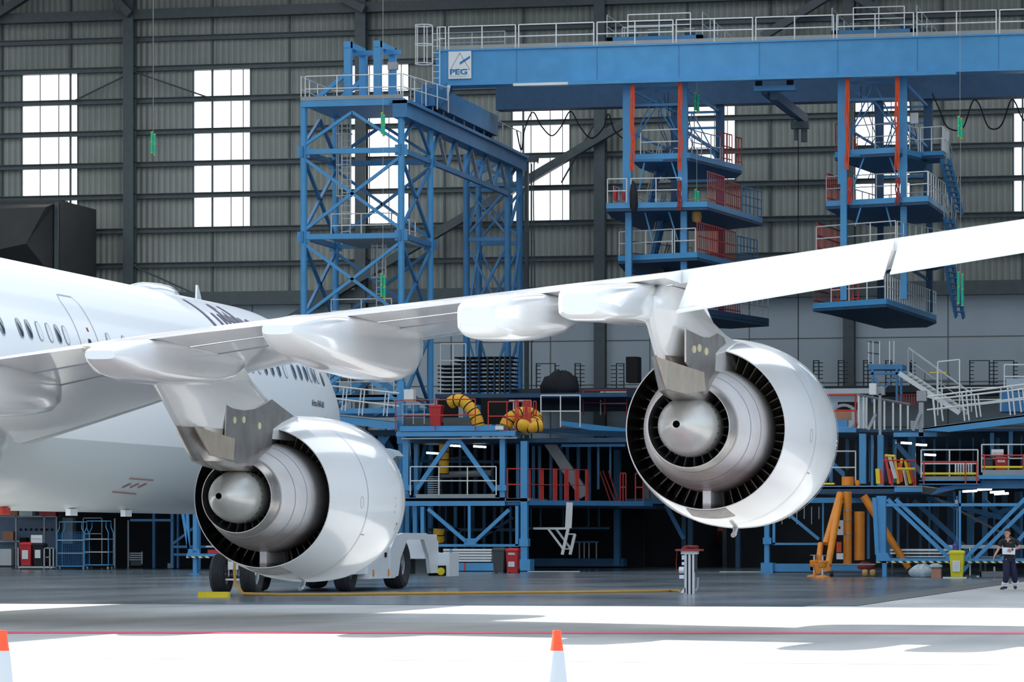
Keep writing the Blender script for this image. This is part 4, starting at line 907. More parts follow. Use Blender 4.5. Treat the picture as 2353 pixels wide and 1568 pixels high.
# deck to the right of the front bay, with the angled edge
a = P(1160,1150,Y1).z
m = MB().poly([P(1160,1150,Y1+.2), P(1212,1150,Y1+.2), (P(1480,1150,Y1+6).x,Y1+6,a), (P(1500,1150,Y1+8).x,Y1+8,a), (P(1160,1150,Y1+8).x,Y1+8,a)], (0,0,-.22)); m.v = [(x,y,(a if i < 5 else a-.22)) for i, (x,y,z) in enumerate(m.v)]; m.build('platform_deck', 'deep blue steel', d1)
part('deck_edge', 'blue steel', d1, ('b',1162,1146,1212,1153,Y1,.2))
def pt(px, Y): q = P(px,1100,Y); return Vector((q.x, Y, a))
for p0, p1, ya, yb in ((1166,1197,Y1+.1,Y1+.1),(1201,1206,Y1+.1,Y1+.1),(1211,1218,Y1+.3,Y1+.5),(1241,1248,Y1+1,Y1+1.2),(1272,1279,Y1+1.6,Y1+1.8),(1298,1305,Y1+2.2,Y1+2.4),(1322,1329,Y1+2.8,Y1+3),(1346,1351,Y1+3.4,Y1+3.6)):
    rail([pt(p0,ya),pt(p1,yb)], 1.42, .6 if p1-p0 > 12 else .12, .035, 1).build('gate_panel', 'red paint', d1)
rail([pt(1212,Y1+.3),pt(1350,Y1+3.5)], 1.42, 9, .025).build('guardrail', 'dull red', d1)
rail([pt(1425,Y1+6),pt(1438,Y1+6.2)], 1.3, .2, .035).build('gate_panel', 'red paint', d1); rail([pt(1460,Y1+6.5),pt(1478,Y1+6.8)], 1.3, .4, .035).build('gate_panel', 'red paint', d1)
for p0, p1 in ((1378,1402),(1385,1412),(1398,1420)): MB().bar(pt(p0,Y1+5)+UP*1.4, pt(p1,Y1+5.4), .05).build('folded_barrier_bar', 'dull red', d1)
# lower storey of the right bay: posts behind
for x in (1222,1236,1262,1285,1300,1325,1350): part('inner_post', 'deep blue steel', d1, ('b',x,1010,x+7,1150,Y1+9,.15))
for x in (1218,1240,1292,1350,1374): part('inner_post', 'navy', d1, ('b',x,1150,x+4,1215,Y1+12,.1))
m = MB(); m.bar(P(1262,1015,Y1+7), P(1345,1140,Y1+7), .35, .5); m.build('inner_stair', 'hub grey', d1)
part('column', 'deep blue steel', d1, ('b',1372,1012,1377,1125,Y1+6,.12), ('b',1400,1016,1404,1100,Y1+6,.12)); part('column', 'deep blue steel', d1, ('b',1410,1030,1423,1300,Y1+18,.5))
part('roof_beam', 'blue steel', d1, ('b',1284,1012,1436,1018,Y1+4,.3), ('b',1290,1021,1436,1027,Y1+4,.2))
m = MB(); m.poly([P(1212,994,Y1+.4), P(1300,1000,Y1+3), P(1440,1004,Y1+8), P(1440,992,Y1+8), P(1212,984,Y1+.4)], (0,.2,0)); m.build('roof_edge', 'navy', d1)
m = MB(); m.poly([P(1290,968,Y1+6), P(1440,985,Y1+8), P(1440,1002,Y1+8), P(1290,978,Y1+6)], (0,.3,0)); m.build('ramp_beam', 'blue steel', d1)
slab(d1, 1150, 1440, 1008, Y1+3, Y1+24, .2, 'navy', 'roof_deck'); slab(d1, 930, 1150, 1008, Y1+3, Y1+24, .2, 'navy', 'roof_deck')  # slabs added deep towards the wall to darken the storeys below
slab(d1, 1190, 1420, 1158, Y1+8, Y1+24, .2, 'navy')  # likewise run deep to shade the lower storey
prail(d1, (1243,982), (1333,982), Y1+2, 1.45, posts=.9); prail(d1, (1340,955), (1440,955), Y1+10, 1.2, 'dull red', 1.4); prail(d1, (1380,954), (1440,954), Y1+12, 1.1, 'rail white', .9)
for x in (1255,1270,1290): prail(d1, (x-90,985), (x-70,985), Y1+5, 1.3, 'rail white', .4)
# dark sheets added to stand in for deep shade behind the storeys
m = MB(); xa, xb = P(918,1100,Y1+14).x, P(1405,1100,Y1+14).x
m.box((xa, Y1+22.5, 0), (xb, Y1+22.8, P(1100,1010,Y1+22).z)); m.box((xa, Y1+5, 0), (xa+.1, Y1+22, P(1100,1010,Y1+10).z)); m.build('shade_backing', 'shade and tarp dark', d1)
part('rear_base_beam', 'deep blue steel', d1, ('b',1215,1284,1432,1302,Y1+20,1.))
part('rear_rail', 'deep blue steel', d1, ('b',1320,1244,1375,1248,Y1+18,.1), ('b',1215,1212,1400,1217,Y1+18,.15))
for x in (1330,1341,1352,1369): part('rear_post', 'rail grey', d1, ('b',x,1248,x+2.5,1284,Y1+18,.08))
for k in range(14):
    x = 935+k*19+random.random()*8; part('inner_post', random.choice(['deep blue steel','navy','navy']), d1, ('b',x,1012,x+random.choice([4,6,9]),1140,Y1+8+random.random()*8,.15))
for k in range(10):
    x = 978+k*21+random.random()*8; part('inner_post', random.choice(['deep blue steel','navy','navy']), d1, ('b',x,1165,x+random.choice([3,5,7]),1292,Y1+8+random.random()*8,.15))
for a in ((990,1180,1060,1225),(1100,1240,1180,1190),(1000,1060,1080,1050),(940,1060,1150,1062),(985,1218,1190,1218)): part('inner_beam', 'navy', d1, ('l',*a,.14,Y1+9))
def tube_lamp(x0, y0, Y, L_=1.4, tilt=0, label=''):
    a = P(x0,y0,Y); m = MB().tube(a, a+Vector((L_,0,tilt)), .045, 8); return tag(m.build('fluorescent_tube', 'lamp glow', None, True), label, 'lamp', 'strip lights under the docks')
for k, (x, y) in enumerate(((1031,1024),(1088,1026),(980,1041))): tube_lamp(x, y, Y1+5+k, .6, -.04, 'lit strip light under the roof deck of the middle dock, %s of three' % ('middle','right','left')[k])
for k, (x, y) in enumerate(((2070,1018),(2103,1022),(2124,1045))): tube_lamp(x, y, 158+k, .5, -.03, "lit strip light under the upper deck of the right dock, %s of three" % ("left","middle","right")[k])
for k, (x, y) in enumerate(((2212,1130),(2246,1126),(2275,1132),(2285,1136))): tube_lamp(x, y, 155+k, .6, .03, "lit strip light under the lower deck of the right dock, %s of four" % ("first","second","third","last")[k])
# workbench clutter on the storeys
part('equipment_rack', 'rail grey', d1, *[('b',982,1095+k*5,1008,1097+k*5,Y1+3,.6) for k in range(9)]); part('pipe_run', 'hub grey', d1, ('t',1010,1092,1130,1088,.16,Y1+6))
prail(d1, (925,975), (1000,975), Y1+2, .9, 'rail grey', .5)
part('workbench', 'dark steel', d1, ('b',930,960,1090,978,Y1+2.5,.6)); part('bench_parts', 'deep blue steel', d1, ('b',935,938,975,944,Y1+2.5,.5), ('b',945,930,960,946,Y1+2.3,.3)); part('bench_screen', 'black', d1, ('b',1005,920,1050,960,Y1+3,.3)); part('cable_drum_stand', 'black', d1, ('b',1105,915,1165,975,Y1+3.5,.4))

# hoses
def coilhose(P_, r, label, ribs=.28, n=12):
    e = empty('ventilation_hose', P_[0], label, 'hose', 'yellow ventilation hoses on the middle dock'); Q = []
    for i in range(len(P_)-1):
        p0, p1, p2, p3 = P_[max(i-1,0)], P_[i], P_[i+1], P_[min(i+2,len(P_)-1)]
        for k in range(6):
            t = k/6; Q.append(.5*((2*p1)+(p2-p0)*t+(2*p0-5*p1+4*p2-p3)*t*t+(3*p1-p0-3*p2+p3)*t**3))
    Q.append(P_[-1]); MB().pipe(Q, r, 16).build('hose_sleeve', 'hose yellow', e, True)
    m = MB(); acc = 0
    for a, b in zip(Q, Q[1:]):
        acc += (b-a).length
        if acc > ribs: acc = 0; d = (b-a).normalized(); m.tube(b-d*.022, b+d*.022, r*1.07, 16)
    m.build('wire_spiral', 'black', e); return e
coilhose([P(1036,926,Y1+1.2),P(1046,921,Y1+1.1),P(1063,922,Y1+1),P(1082,940,Y1+.9),P(1094,960,Y1+.8),P(1100,980,Y1+.8)], .28, 'arched yellow hose with black rings behind the red rail of the middle dock')
coilhose([P(1162,980,Y1+.5),P(1170,965,Y1+.6),P(1188,954,Y1+.8),P(1206,950,Y1+1),P(1224,954,Y1+1),P(1232,966,Y1+1),P(1226,975,Y1+.3),P(1200,978,Y1-.1),P(1196,974,Y1+.4)], .30, 'coiled yellow hose with black rings lying at the right end of the middle dock roof')
coilhose([P(1200,981,Y1+.1),P(1220,981,Y1),P(1244,979,Y1+.2)], .27, 'short yellow hose end beside the coiled hose on the middle dock roof')
coilhose([P(1021,1022,Y1+1.5),P(1020,1050,Y1+1.5),P(1019,1088,Y1+1.6)], .24, 'yellow hose hanging upright inside the upper storey of the middle dock')
coilhose([P(1009,1216,Y1+1.5),P(1008,1230,Y1+1.5),P(1009,1248,Y1+1.6)], .26, 'yellow hose hanging inside the lower storey of the middle dock')
coilhose([P(1000,1276,Y1+1),P(1004,1284,Y1+1.1),P(1012,1290,Y1+1.2)], .26, 'yellow hose bundle on the base of the middle dock, beside the white panels')
# stacked white panels on the base
for k in range(5):
    y = 1262+k*6.2; m = MB(); pbox(m, 1018+random.random()*3, y, 1130-random.random()*6, y+4.6, Y1-.05+.03*k, 1.2)
    tag(m.build('metal_sheet', 'white satin'), 'white sheet in the stack on the blue base beam, %s from the top' % ('first second third fourth fifth'.split()[k]), 'sheet', 'white sheets stacked on the middle dock base')
m = MB(); a_ = P(1036,1262,Y1-.15)
tag(part('stack_strap', 'blue steel', None, ('b',1034,1262,1038,1293,Y1-.12,.05)), 'blue upright strap in front of the stacked white panels', 'strap')

# wheeled bins
def wheelie_bin(px0, px1, ytop, ybot, mt, label, Y=None, lab=True, z0=0., txt=None):
    Y = Y or gp((px0+px1)/2, ybot).y; a = P(px0, (ytop+ybot)/2, Y); b = P(px1, (ytop+ybot)/2, Y); w = b.x-a.x; cx_ = (a.x+b.x)/2; h = P(px0,ytop,Y).z-z0
    e = empty('wheeled_bin', (cx_, Y+.3, z0), label, 'bin'); hw = w/2; d = .32
    def ring(s, z): return [(cx_-hw*s, Y+.3-d*s, z0+z), (cx_+hw*s, Y+.3-d*s, z0+z), (cx_+hw*s, Y+.3+d*s, z0+z), (cx_-hw*s, Y+.3+d*s, z0+z)]
    MB().loft([ring(.74,.03*h), ring(.8,.3*h), ring(.93,.88*h)]).build('bin_body', mt, e)
    MB().loft([ring(.98,.86*h), ring(1.,.89*h), ring(1.,.93*h), ring(.93,.97*h), ring(.6,1.*h)]).build('bin_lid', mt, e)
    m = MB()
    for s in (-1, 1): m.lathe([(-.04,.1),(.04,.1)], (cx_+s*hw*.7, Y+.55, z0+.1), 'X', 14, True)
    m.build('axle_wheels', 'black', e); m = MB().tube((cx_-hw*.7, Y+.3+d+.04, z0+h*.9), (cx_+hw*.7, Y+.3+d+.04, z0+h*.9), .02); m.build('bin_handle', mt, e)
    if lab:
        MB().box((cx_-hw*.52, Y+.3-d*.93-.01, z0+h*lab[0]), (cx_+hw*.45, Y+.3-d*.93, z0+h*lab[1])).build('paper_label', 'paper', e)
        m = MB()
        for k in range(4): z = z0+h*(lab[0]+(lab[1]-lab[0])*(.2+.2*k)); m.box((cx_-hw*.4, Y+.3-d*.93-.014, z), (cx_+hw*.3, Y+.3-d*.93-.011, z+.012))
        m.build('label_lines', 'panel line', e)
    if txt: flat_text(txt, (cx_-hw*.5, Y+.3-d*.95-.012, z0+h*.74), .11, 'paper', e, 'bin_text', 1., .008)
    return e
wheelie_bin(1130,1159,1259,1318,'bin grey','dark grey wheeled bin next to the red bin at the foot of the middle dock', lab=None)
wheelie_bin(1161,1190,1260,1318,'bin red','red wheeled bin with a white paper label at the foot of the middle dock', lab=(.26,.46), txt='KOLR')
wheelie_bin(2180,2216,1265,1327,'bin yellow','yellow wheeled bin with a white label on the right side of the floor', lab=(.22,.62), Y=143.6)
m = MB(); p = P(2196,1265,143.9); m.lathe([(0,0),(0,.12),(.2,.12),(.27,.05),(.33,.05),(.33,0)], (p.x,p.y,p.z), 'Z', 12); tag(m.build('blue_canister', 'blue bottle', None, True), 'blue canister standing on the lid of the yellow bin', 'canister')
zd = P(1000,979,Y1+.5).z
wheelie_bin(985,1014,930,978,'bin red','red wheeled bin behind the red railing on the roof of the middle dock', Y=Y1+.8, lab=None, z0=zd)
m = MB(); pbox(m, 928,895,950,922, Y1+.2, .5); tag(m.build('electrical_box', 'white satin'), 'white electrical box on the dock above the left end of the red railing', 'box')
# ladder frame hanging under the deck
m = MB(); Yq = Y1+2
m.bar(P(1309,1155,Yq), P(1306,1214,Yq), .3, .06); l_ = m.build('ladder_stile', 'rail white'); tag(l_, 'white lettered board hanging below the deck between the engines', 'board'); l_.name = 'hanging_board'
m = MB(); m.bar(P(1306,1214,Yq), P(1292,1275,Yq), .13); m.bar(P(1321,1228,Yq+.4), P(1310,1275,Yq+.4), .13); m.bar(P(1259,1215,Yq), P(1294,1262,Yq), .09); m.bar(P(1277,1215,Yq+.4), P(1312,1262,Yq+.4), .09); m.bar(P(1294,1262,Yq), P(1312,1262,Yq+.4), .06); m.bar(P(1226,1215,Yq), P(1306,1215,Yq), .1); m.bar(P(1304,1228,Yq), P(1321,1228,Yq+.4), .06); tag(m.build('hanging_step_frame', 'rail white'), 'white folded step frame hanging in mid air under the middle dock', 'steps')
# rope-off strip, floor rods
for (a, b, y, lb) in ((1212,1332,1316,'thin white rod lying on the floor right of the red bin'),(1653,1750,1317,'thin white rod lying on the floor left of the right dock')):
    q0, q1 = gp(a,y), gp(b,y); tag(MB().tube(q0+UP*.03, q1+UP*.03, .03).build('floor_rod', 'rail grey'), lb, 'rod')

# ---------------------------------------------------------------- dock at the left behind the airliner nose
Y2 = 163.
dn = empty('access_dock', (P(840,1200,Y2).x, Y2+2, 0), 'blue access dock with a sloping white-railed ramp behind the airliner nose', 'scaffold')
def quad(name, mt, par, pts, Y, d): return MB().poly([P(*p, Y) for p in pts], (0,d,0)).build(name, mt, par)
quad('ramp_beam', 'blue steel', dn, [(760,954),(912,970),(912,987),(760,972)], Y2+1, .3)
MB().poly([P(760,950,Y2+1),P(912,966,Y2+1),P(912,966,Y2+4),P(760,950,Y2+4)], (0,0,-.1)).build('ramp_deck', 'toe board', dn)
m = MB()
for (x, y, x1, y1) in ((750,886,917,904),(750,914,917,934)): m.tube(P(x,y,Y2+.8), P(x1,y1,Y2+.8), .035)
for x, y0, y1, lean in ((790,892,944,-5),(798,893,945,-5),(830,896,955,-6),(838,897,955,-6),(886,903,956,-5),(894,904,957,-5)): m.tube(P(x,y0,Y2+.8), P(x+lean,y1,Y2+.8), .03)
m.build('ramp_rail', 'rail white', dn)
part('upper_beam', 'blue steel', dn, ('b',755,908,912,920,Y2+6,.4)); slab(dn, 755, 912, 908, Y2+6, Y2+12)
prail(dn, (757,906), (905,906), Y2+6, 1.15, posts=1.1); prail(dn, (760,906), (800,906), Y2+8, 2.4, 'rail white', .6, 2)
for a in ((752,870,785,842),(700,880,730,850),(865,868,905,898),(770,915,830,880),(860,952,900,934)): part('diagonal_brace', 'blue steel', dn, ('l',*a,.26,Y2+7))
for x0, x1, y0, y1, Y in ((912,928,878,1020,Y2+3),(868,885,985,1300,Y2+5),(930,940,1010,1310,Y2+5),(892,900,1165,1310,Y2+3)): part('column', 'blue steel', dn, ('b',x0,y0,x1,y1 if y1 < 1300 else 1314,Y,.35))
slab(dn, 700, 930, 990, Y2+4, Y2+24, .25, 'navy', 'roof_deck')  # deep slab put in to shade the space under this dock
for (x, y, x1, y1) in ((800,990,900,1040),(880,1000,930,1080),(640,1060,930,1062)): part('inner_beam', 'deep blue steel', dn, ('l',x,y,x1,y1,.25,Y2+6))
# big pipes of the upper machinery
m = MB(); m.tube(P(785,865,Y2+9), P(822,865,Y2+9), .3, 14); m.pipe([P(800,862,Y2+9),P(815,865,Y2+9),P(828,875,Y2+9)], .3, 12); m.build('pipe_elbow', 'hub grey', dn, True)

# ---------------------------------------------------------------- racks along the back wall
Yw = 194.
mat('rack dark', s2l(44,54,64), .6)
r0 = empty('cantilever_rack', (P(1090,900,Y1+12).x, Y1+12, P(1090,905,Y1+12).z), 'dark cantilever rack stacked with flat trays above the middle dock', 'rack')
for k in range(9): part('rack_shelf', 'black', r0, ('b',1006+ (38 if k < 2 else 0)*(1),820+k*9.5,1176,823+k*9.5,Y1+12,1.5))
for x in (1060,1078,1098,1118,1134,1146,1158,1170): part('rack_upright', 'rack dark', r0, ('b',x,820,x+3,908,Y1+11.8,.2))
prail(None, (1012,906), (1070,906), Y1+9, 2.4, 'rail white', .55, 2, .03).name = 'mesh_barrier'
o = bpy.data.objects['mesh_barrier']; tag(o, 'white tall barrier in front of the dark tray rack above the middle dock', 'barrier')
slab(d1, 1000, 1440, 906, Y1+8, Y1+28, .2, 'navy', 'mezzanine_deck')
_zm = P(1800,893,Yw).z; struct(MB().box((P(1195,893,Yw).x, 191.5, _zm-.35), (P(2500,893,Yw).x, WY-.4, _zm)).build('floor_mezzanine', 'rack dark'))
def wallrack(px0, px1, side, label, y0=835, y1=893, Y=Yw):
    e = empty('pipe_rack', (P(px0,y1,Y).x, Y, P(px0,y1,Y).z), label, 'rack', 'dark racks along the back wall')
    for px in (px0, px1):
        part('rack_upright', 'rack dark', e, ('b',px,y0,px+2.5,y1,Y,.08))
        for k in range(6): part('rack_arm', 'rack dark', e, ('b',px,y0+5+k*9,px+11*side,y0+7+k*9,Y,.06))
    part('rack_beam', 'rack dark', e, ('b',px0,y0,px1,y0+2,Y,.08))
for k, (a, b, s) in enumerate(((1231,1274,1),(1320,1332,1),(1415,1432,-1),(1868,1880,1),(1925,1938,1),(1983,1993,1),(2034,2046,1),(2090,2093,1),(2227,2272,1),(2282,2328,1))):
    wallrack(a, b, s, 'dark comb-like pipe rack against the back wall, %s from the left' % ('first second third fourth fifth sixth seventh eighth ninth tenth'.split()[k]), 828 if a > 1800 else 835, 892)
m = MB(); pbox(m, 1438,820,1465,879, Y1+10, 1.); tag(m.build('speaker_cabinet', 'black'), 'tall black box standing against the grey wall left of the right engine', 'box')
part('pipe_rail', 'dark steel', d1, ('b',1230,892,1440,895,Yw-2,.2))
# tarpaulin heap
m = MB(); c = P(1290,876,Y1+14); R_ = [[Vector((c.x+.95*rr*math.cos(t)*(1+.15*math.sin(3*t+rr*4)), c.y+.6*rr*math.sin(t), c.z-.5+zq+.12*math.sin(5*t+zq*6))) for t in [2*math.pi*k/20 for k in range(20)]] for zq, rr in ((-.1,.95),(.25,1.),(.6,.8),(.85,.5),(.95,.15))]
m.loft(R_); tag(m.build('tarpaulin_heap', 'shade and tarp dark', None, True, 2.), 'dark tarpaulin heap on the mezzanine in front of the grey wall', 'tarpaulin')
# ================================================================ right-hand dock
Y3 = 145.
d3 = empty('maintenance_dock', (P(2030,1326,Y3).x, Y3, 0), 'blue maintenance dock at the right with a sloping ramp, stairs and red and yellow railings', 'scaffold')
part('column', 'blue steel', d3, ('b',2014,1140,2035,1290,Y3,.4)); part('column', 'blue steel', d3, ('b',2027,1288,2037,1326,Y3-.02,.3)); MB().bar(P(2009,1144,Y3), P(2016,1275,Y3), .16).build('column_stiffener', 'blue steel', d3)
MB().poly([P(2013,1290,Y3-.1),P(2013,1275,Y3-.1),P(2020,1271,Y3-.1),P(2038,1271,Y3-.1),P(2046,1286,Y3-.1),P(2046,1290,Y3-.1)], (0,.3,0)).build('gusset_plate', 'blue steel', d3)
part('lower_beam', 'blue steel', d3, ('b',2013,1284,2420,1290,Y3,.3)); part('hazard_strip', 'hazard stripe', d3, ('b',2013,1290,2420,1294.5,Y3-.02,.1)); part('middle_beam', 'blue steel', d3, ('b',2036,1157,2340,1164,Y3,.2))
for a in ((2040,1148,2186,1288),(2058,1148,2200,1280),(2362,1140,2214,1288),(2372,1155,2238,1288),(2420,1150,2300,1290)): part('diagonal_brace', 'blue steel', d3, ('l',*a,.15,Y3+.1))
for a in ((2182,1290,2202,1322),(2232,1290,2206,1322)): part('diagonal_brace', 'blue steel', d3, ('l',*a,.13,Y3+.1))
part('post', 'blue steel', d3, ('b',2203,1128,2208,1270,Y3,.1)); part('post', 'deep blue steel', d3, ('b',2197,1140,2201,1250,Y3+.2,.08)); MB().cbox(P(2198,1154,Y3-.05), (.12,.1,.16)).build('clamp', 'hub grey', d3)
Y4 = 160.5
part('base_beam', 'blue steel', d3, ('b',1748,1294,1776,1317,Y4-.2,1.), ('b',1776,1296,1868,1314,Y4,.5)); part('base_beam', 'blue steel', d3, ('b',1862,1300,1985,1312,Y4,.5))
part('column', 'blue steel', d3, ('b',1756,1190,1767,1294,Y4,.35)); part('column_collar', 'blue steel', d3, ('b',1753,1236,1772,1251,Y4-.1,.5))
part('frame_post', 'blue steel', d3, ('b',1775,1180,1781,1252,Y4,.15)); part('frame_beam', 'blue steel', d3, ('b',1775,1248,1884,1253,Y4,.15)); part('diagonal_brace', 'blue steel', d3, ('l',1812,1182,1882,1240,.13,Y4)); part('frame_post', 'blue steel', d3, ('b',1889,1150,1893,1245,Y4,.12))
for k in range(6): part('hanging_rod', 'rail grey', d3, ('b',1796+k*17,1165,1797.5+k*17,1205-(k % 2)*12,Y4+1,.05))
part('upper_beam', 'blue steel', d3, ('b',1850,1144,2012,1156,Y4-1,.4)); MB().cbox(P(1851,1130,Y4-1.2), (.01,.01,.01))
# lower decks, extended far back to darken the storey beneath
zA = P(2000,1118,Y3+3).z; 
part('deck_edge', 'blue steel', d3, ('b',1870,1118,2060,1124,Y3+3,.3), ('b',2055,1120,2118,1131,Y3+2.7,.3)); MB().box((P(1868,1118,Y3+3).x, Y3+3, zA-.3), (P(2118,1118,Y3+3).x, Y3+16, zA-.02)).build('platform_deck', 'navy', d3)
MB().box((P(1868,1118,Y3+3).x, Y3+3.1, zA-.02), (P(2118,1118,Y3+3).x, Y3+15.9, zA+.02)).build('deck_plate', 'tan metal', d3)
part('deck_edge', 'blue steel', d3, ('b',2112,1104,2251,1114,Y3,.3)); MB().box((P(2112,1104,Y3).x, Y3, P(2112,1112,Y3).z), (P(2251,1104,Y3).x, Y3+18, P(2112,1106,Y3).z)).build('platform_deck', 'navy', d3)
part('deck_edge', 'blue steel', d3, ('b',2249,1092,2440,1101,Y3-.3,.3)); MB().box((P(2251,1104,Y3).x, Y3, P(2300,1100,Y3).z), (P(2440,1104,Y3).x, Y3+18, P(2300,1094,Y3).z)).build('platform_deck', 'navy', d3)
quad('haunch_beam', 'deep blue steel', d3, [(2138,1138),(2160,1120),(2260,1104),(2440,1104),(2440,1122),(2200,1124)], Y3+.4, .3)
part('toe_plate', 'toe board', d3, ('b',2120,1095,2250,1104,Y3,.05), ('b',2258,1080,2440,1092,Y3-.2,.05))
def rr(a, b, Y, mt, y, r=.035): return MB().tube(P(a,y,Y), P(b,y,Y), r, 6).build('railing_bar', mt, d3)
for a, b, yt, ym, yb in ((2117,2247,1062,1089,1104),(2256,2440,1047,1074,1092)):
    rr(a, b, Y3-.1, 'red paint', yt); rr(a, b, Y3-.1, 'yellow paint', ym, .05)
    for x in (a+4, (a+b)//2+35 if b < 2300 else 2350, b-4): part('railing_post', 'red paint', d3, ('b',x,yt-3,x+3,yb+8,Y3-.15,.06))
    prail(d3, (a,yb-6), (b,yb-6), Y3+2, 1.1, 'rail white', 1.)
for k in range(7): part('upright_board', 'rail white', d3, ('b',2194+k*6,1066,2197.5+k*6,1092,Y3+1+k*.1,.05))
# middle columns and storey clutter
for a in ((1974,997,1989,1112,Y3+6),(2016,1000,2029,1118,Y3+7),(2001,1000,2006,1118,Y3+9),(2052,1010,2058,1110,Y3+12),(2095,1005,2103,1110,Y3+12),(2275,995,2283,1050,Y3+6),(2318,992,2326,1050,Y3+6)): part('column', 'blue steel', d3, ('b',*a,.3))
for k in range(16):
    x = 1905+k*29+random.random()*14; part('inner_post', random.choice(['deep blue steel','navy','navy']), d3, ('b',x,1000,x+random.choice([3,5,8]),1108,Y3+13+random.random()*8,.15))
for k in range(18):
    x = 1990+k*22+random.random()*12; part('inner_post', random.choice(['deep blue steel','navy']), d3, ('b',x,1130,x+random.choice([4,6,12]),1285,Y3+10+random.random()*10,.15))
for a in ((2100,1150,2230,1270),(2130,1145,2300,1190),(2260,1150,2353,1230),(2060,1020,2120,1090),(1885,1040,1960,1110),(2230,1200,2353,1160)): part('inner_brace', 'deep blue steel', d3, ('l',*a,.2,Y3+9+(a[0] % 7)*.31))
m = MB(); ladder(m, P(2150,1145,Y3+7), P(2330,1240,Y3+7), .8, .5, .04, (0,1,0)); m.build('stored_ladder', 'hub grey', d3)
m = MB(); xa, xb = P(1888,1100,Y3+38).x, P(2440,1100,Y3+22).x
m.box((P(1640,1200,Y3+40).x, Y3+44, 0), (xb+2, Y3+44.3, P(2000,1000,Y3+44).z)); m.build('shade_backing', 'shade and tarp dark', d3)  # dark sheet added in place of the shade behind the right dock
# upper decks; the navy slab is extended far back to darken below
part('upper_beam', 'blue steel', d3, ('b',1880,966,1947,981,Y3+8,.4)); part('upper_beam', 'blue steel', d3, ('b',1880,983,1967,994,Y3+7.8,.4)); MB().box((P(1880,985,Y3+8).x, Y3+8, P(1900,994,Y3+8).z), (P(2440,985,Y3+8).x, Y3+44, P(1900,988,Y3+8).z)).build('upper_deck', 'navy', d3)
part('upper_beam', 'blue steel', d3, ('b',2053,994,2152,1004,Y3+5,.3)); 
rail([P(1880,980,Y3+7.6),P(1966,980,Y3+7.6)], 1.3, 4, .04).build('guardrail', 'red paint', d3); part('plank', 'cardboard', d3, ('b',1900,945,1956,966,Y3+9,.1))
part('cabin_wall', 'concrete grey', d3, ('b',1895,908,1990,985,Y3+16,.3)); part('cabin_roof', 'rail grey', d3, ('b',1885,893,2000,905,Y3+15.6,3.)); 
m = MB(); c = P(1940,962,Y3+11); m.lathe([(-.25,.5),(-.25,.62),(.25,.62),(.25,.5),(-.25,.5)], c, 'Y', 24); m.build('round_fan', 'hub grey', d3); part('machine_block', 'black', d3, ('b',1925,924,1965,944,Y3+12,.8))
for x in (1971,1982,1989,2007,2018,2030,2050,2067,2084): part('upright_panel', 'rail white', d3, ('b',x,910+(x-1971)*.2,x+4,985+(x-1971)*.05,Y3+6+(x-1971)*.02,.08))
MB().tube(P(1970,908,Y3+6), P(2090,930,Y3+8.5), .05).build('railing_bar', 'hub grey', d3); part('lift_post', 'hub grey', d3, ('b',2019,905,2025,1000,Y3+5,.2)); part('lift_post', 'hub grey', d3, ('b',2111,925,2122,1003,Y3+5,.2)); part('lift_motor', 'hub grey', d3, ('b',2013,888,2032,908,Y3+5,.4)); part('lift_motor', 'hub grey', d3, ('b',2106,898,2128,922,Y3+5,.4)); part('electrical_box', 'white satin', d3, ('b',1997,881,2013,907,Y3+4.7,.3))
MB().bar(P(1995,988,Y3+4.9), P(2012,952,Y3+4.9), .12).build('lift_brace', 'hub grey', d3); MB().bar(P(2098,990,Y3+4.9), P(2114,950,Y3+4.9), .12).build('lift_brace', 'hub grey', d3)
part('equipment_rack', 'white satin', d3, *[('b',2092,968+k*4,2110,970+k*4,Y3+9,.4) for k in range(5)])
# ramp
YR3 = Y3+2
quad('ramp_beam', 'blue steel', d3, [(2120,984),(2440,943),(2440,962),(2180,993),(2122,989)], YR3, .3)
MB().poly([P(2120,983,YR3),P(2440,942,YR3),P(2440,942,YR3+5),P(2120,983,YR3+5)], (0,0,-.08)).build('ramp_deck', 'toe board', d3)
def ramprail(Y, x0, ytop0, x1, ytop1, posts, h, nm='ramp_rail'):
    m = MB(); m.tube(P(x0,ytop0,Y), P(x1,ytop1,Y), .038); m.tube(P(x0,ytop0+h*.46,Y), P(x1,ytop1+h*.46,Y), .03)
    for x in posts: y = ytop0+(ytop1-ytop0)*(x-x0)/(x1-x0); m.tube(P(x,y,Y), P(x+7,y+h,Y), .032)
    return m.build(nm, 'rail white', d3)
ramprail(YR3-.1, 2130, 912, 2440, 873, (2143,2210,2220,2315,2325,2400), 66); ramprail(YR3+4.8, 2145, 918, 2440, 884, (2160,2238,2247,2340,2350), 52)
MB().pipe([P(2130,912,YR3-.1),P(2145,917,YR3-.1),P(2150,980,YR3-.1)], .036, 8).build('ramp_rail_end', 'rail white', d3)
prail(d3, (2165,948), (2300,946), Y3+9, 1.0, 'rail white', 1.2, 1, .025); prail(d3, (2155,955), (2205,950), Y3+7, 2.2, 'rail white', .9, 1, .028)
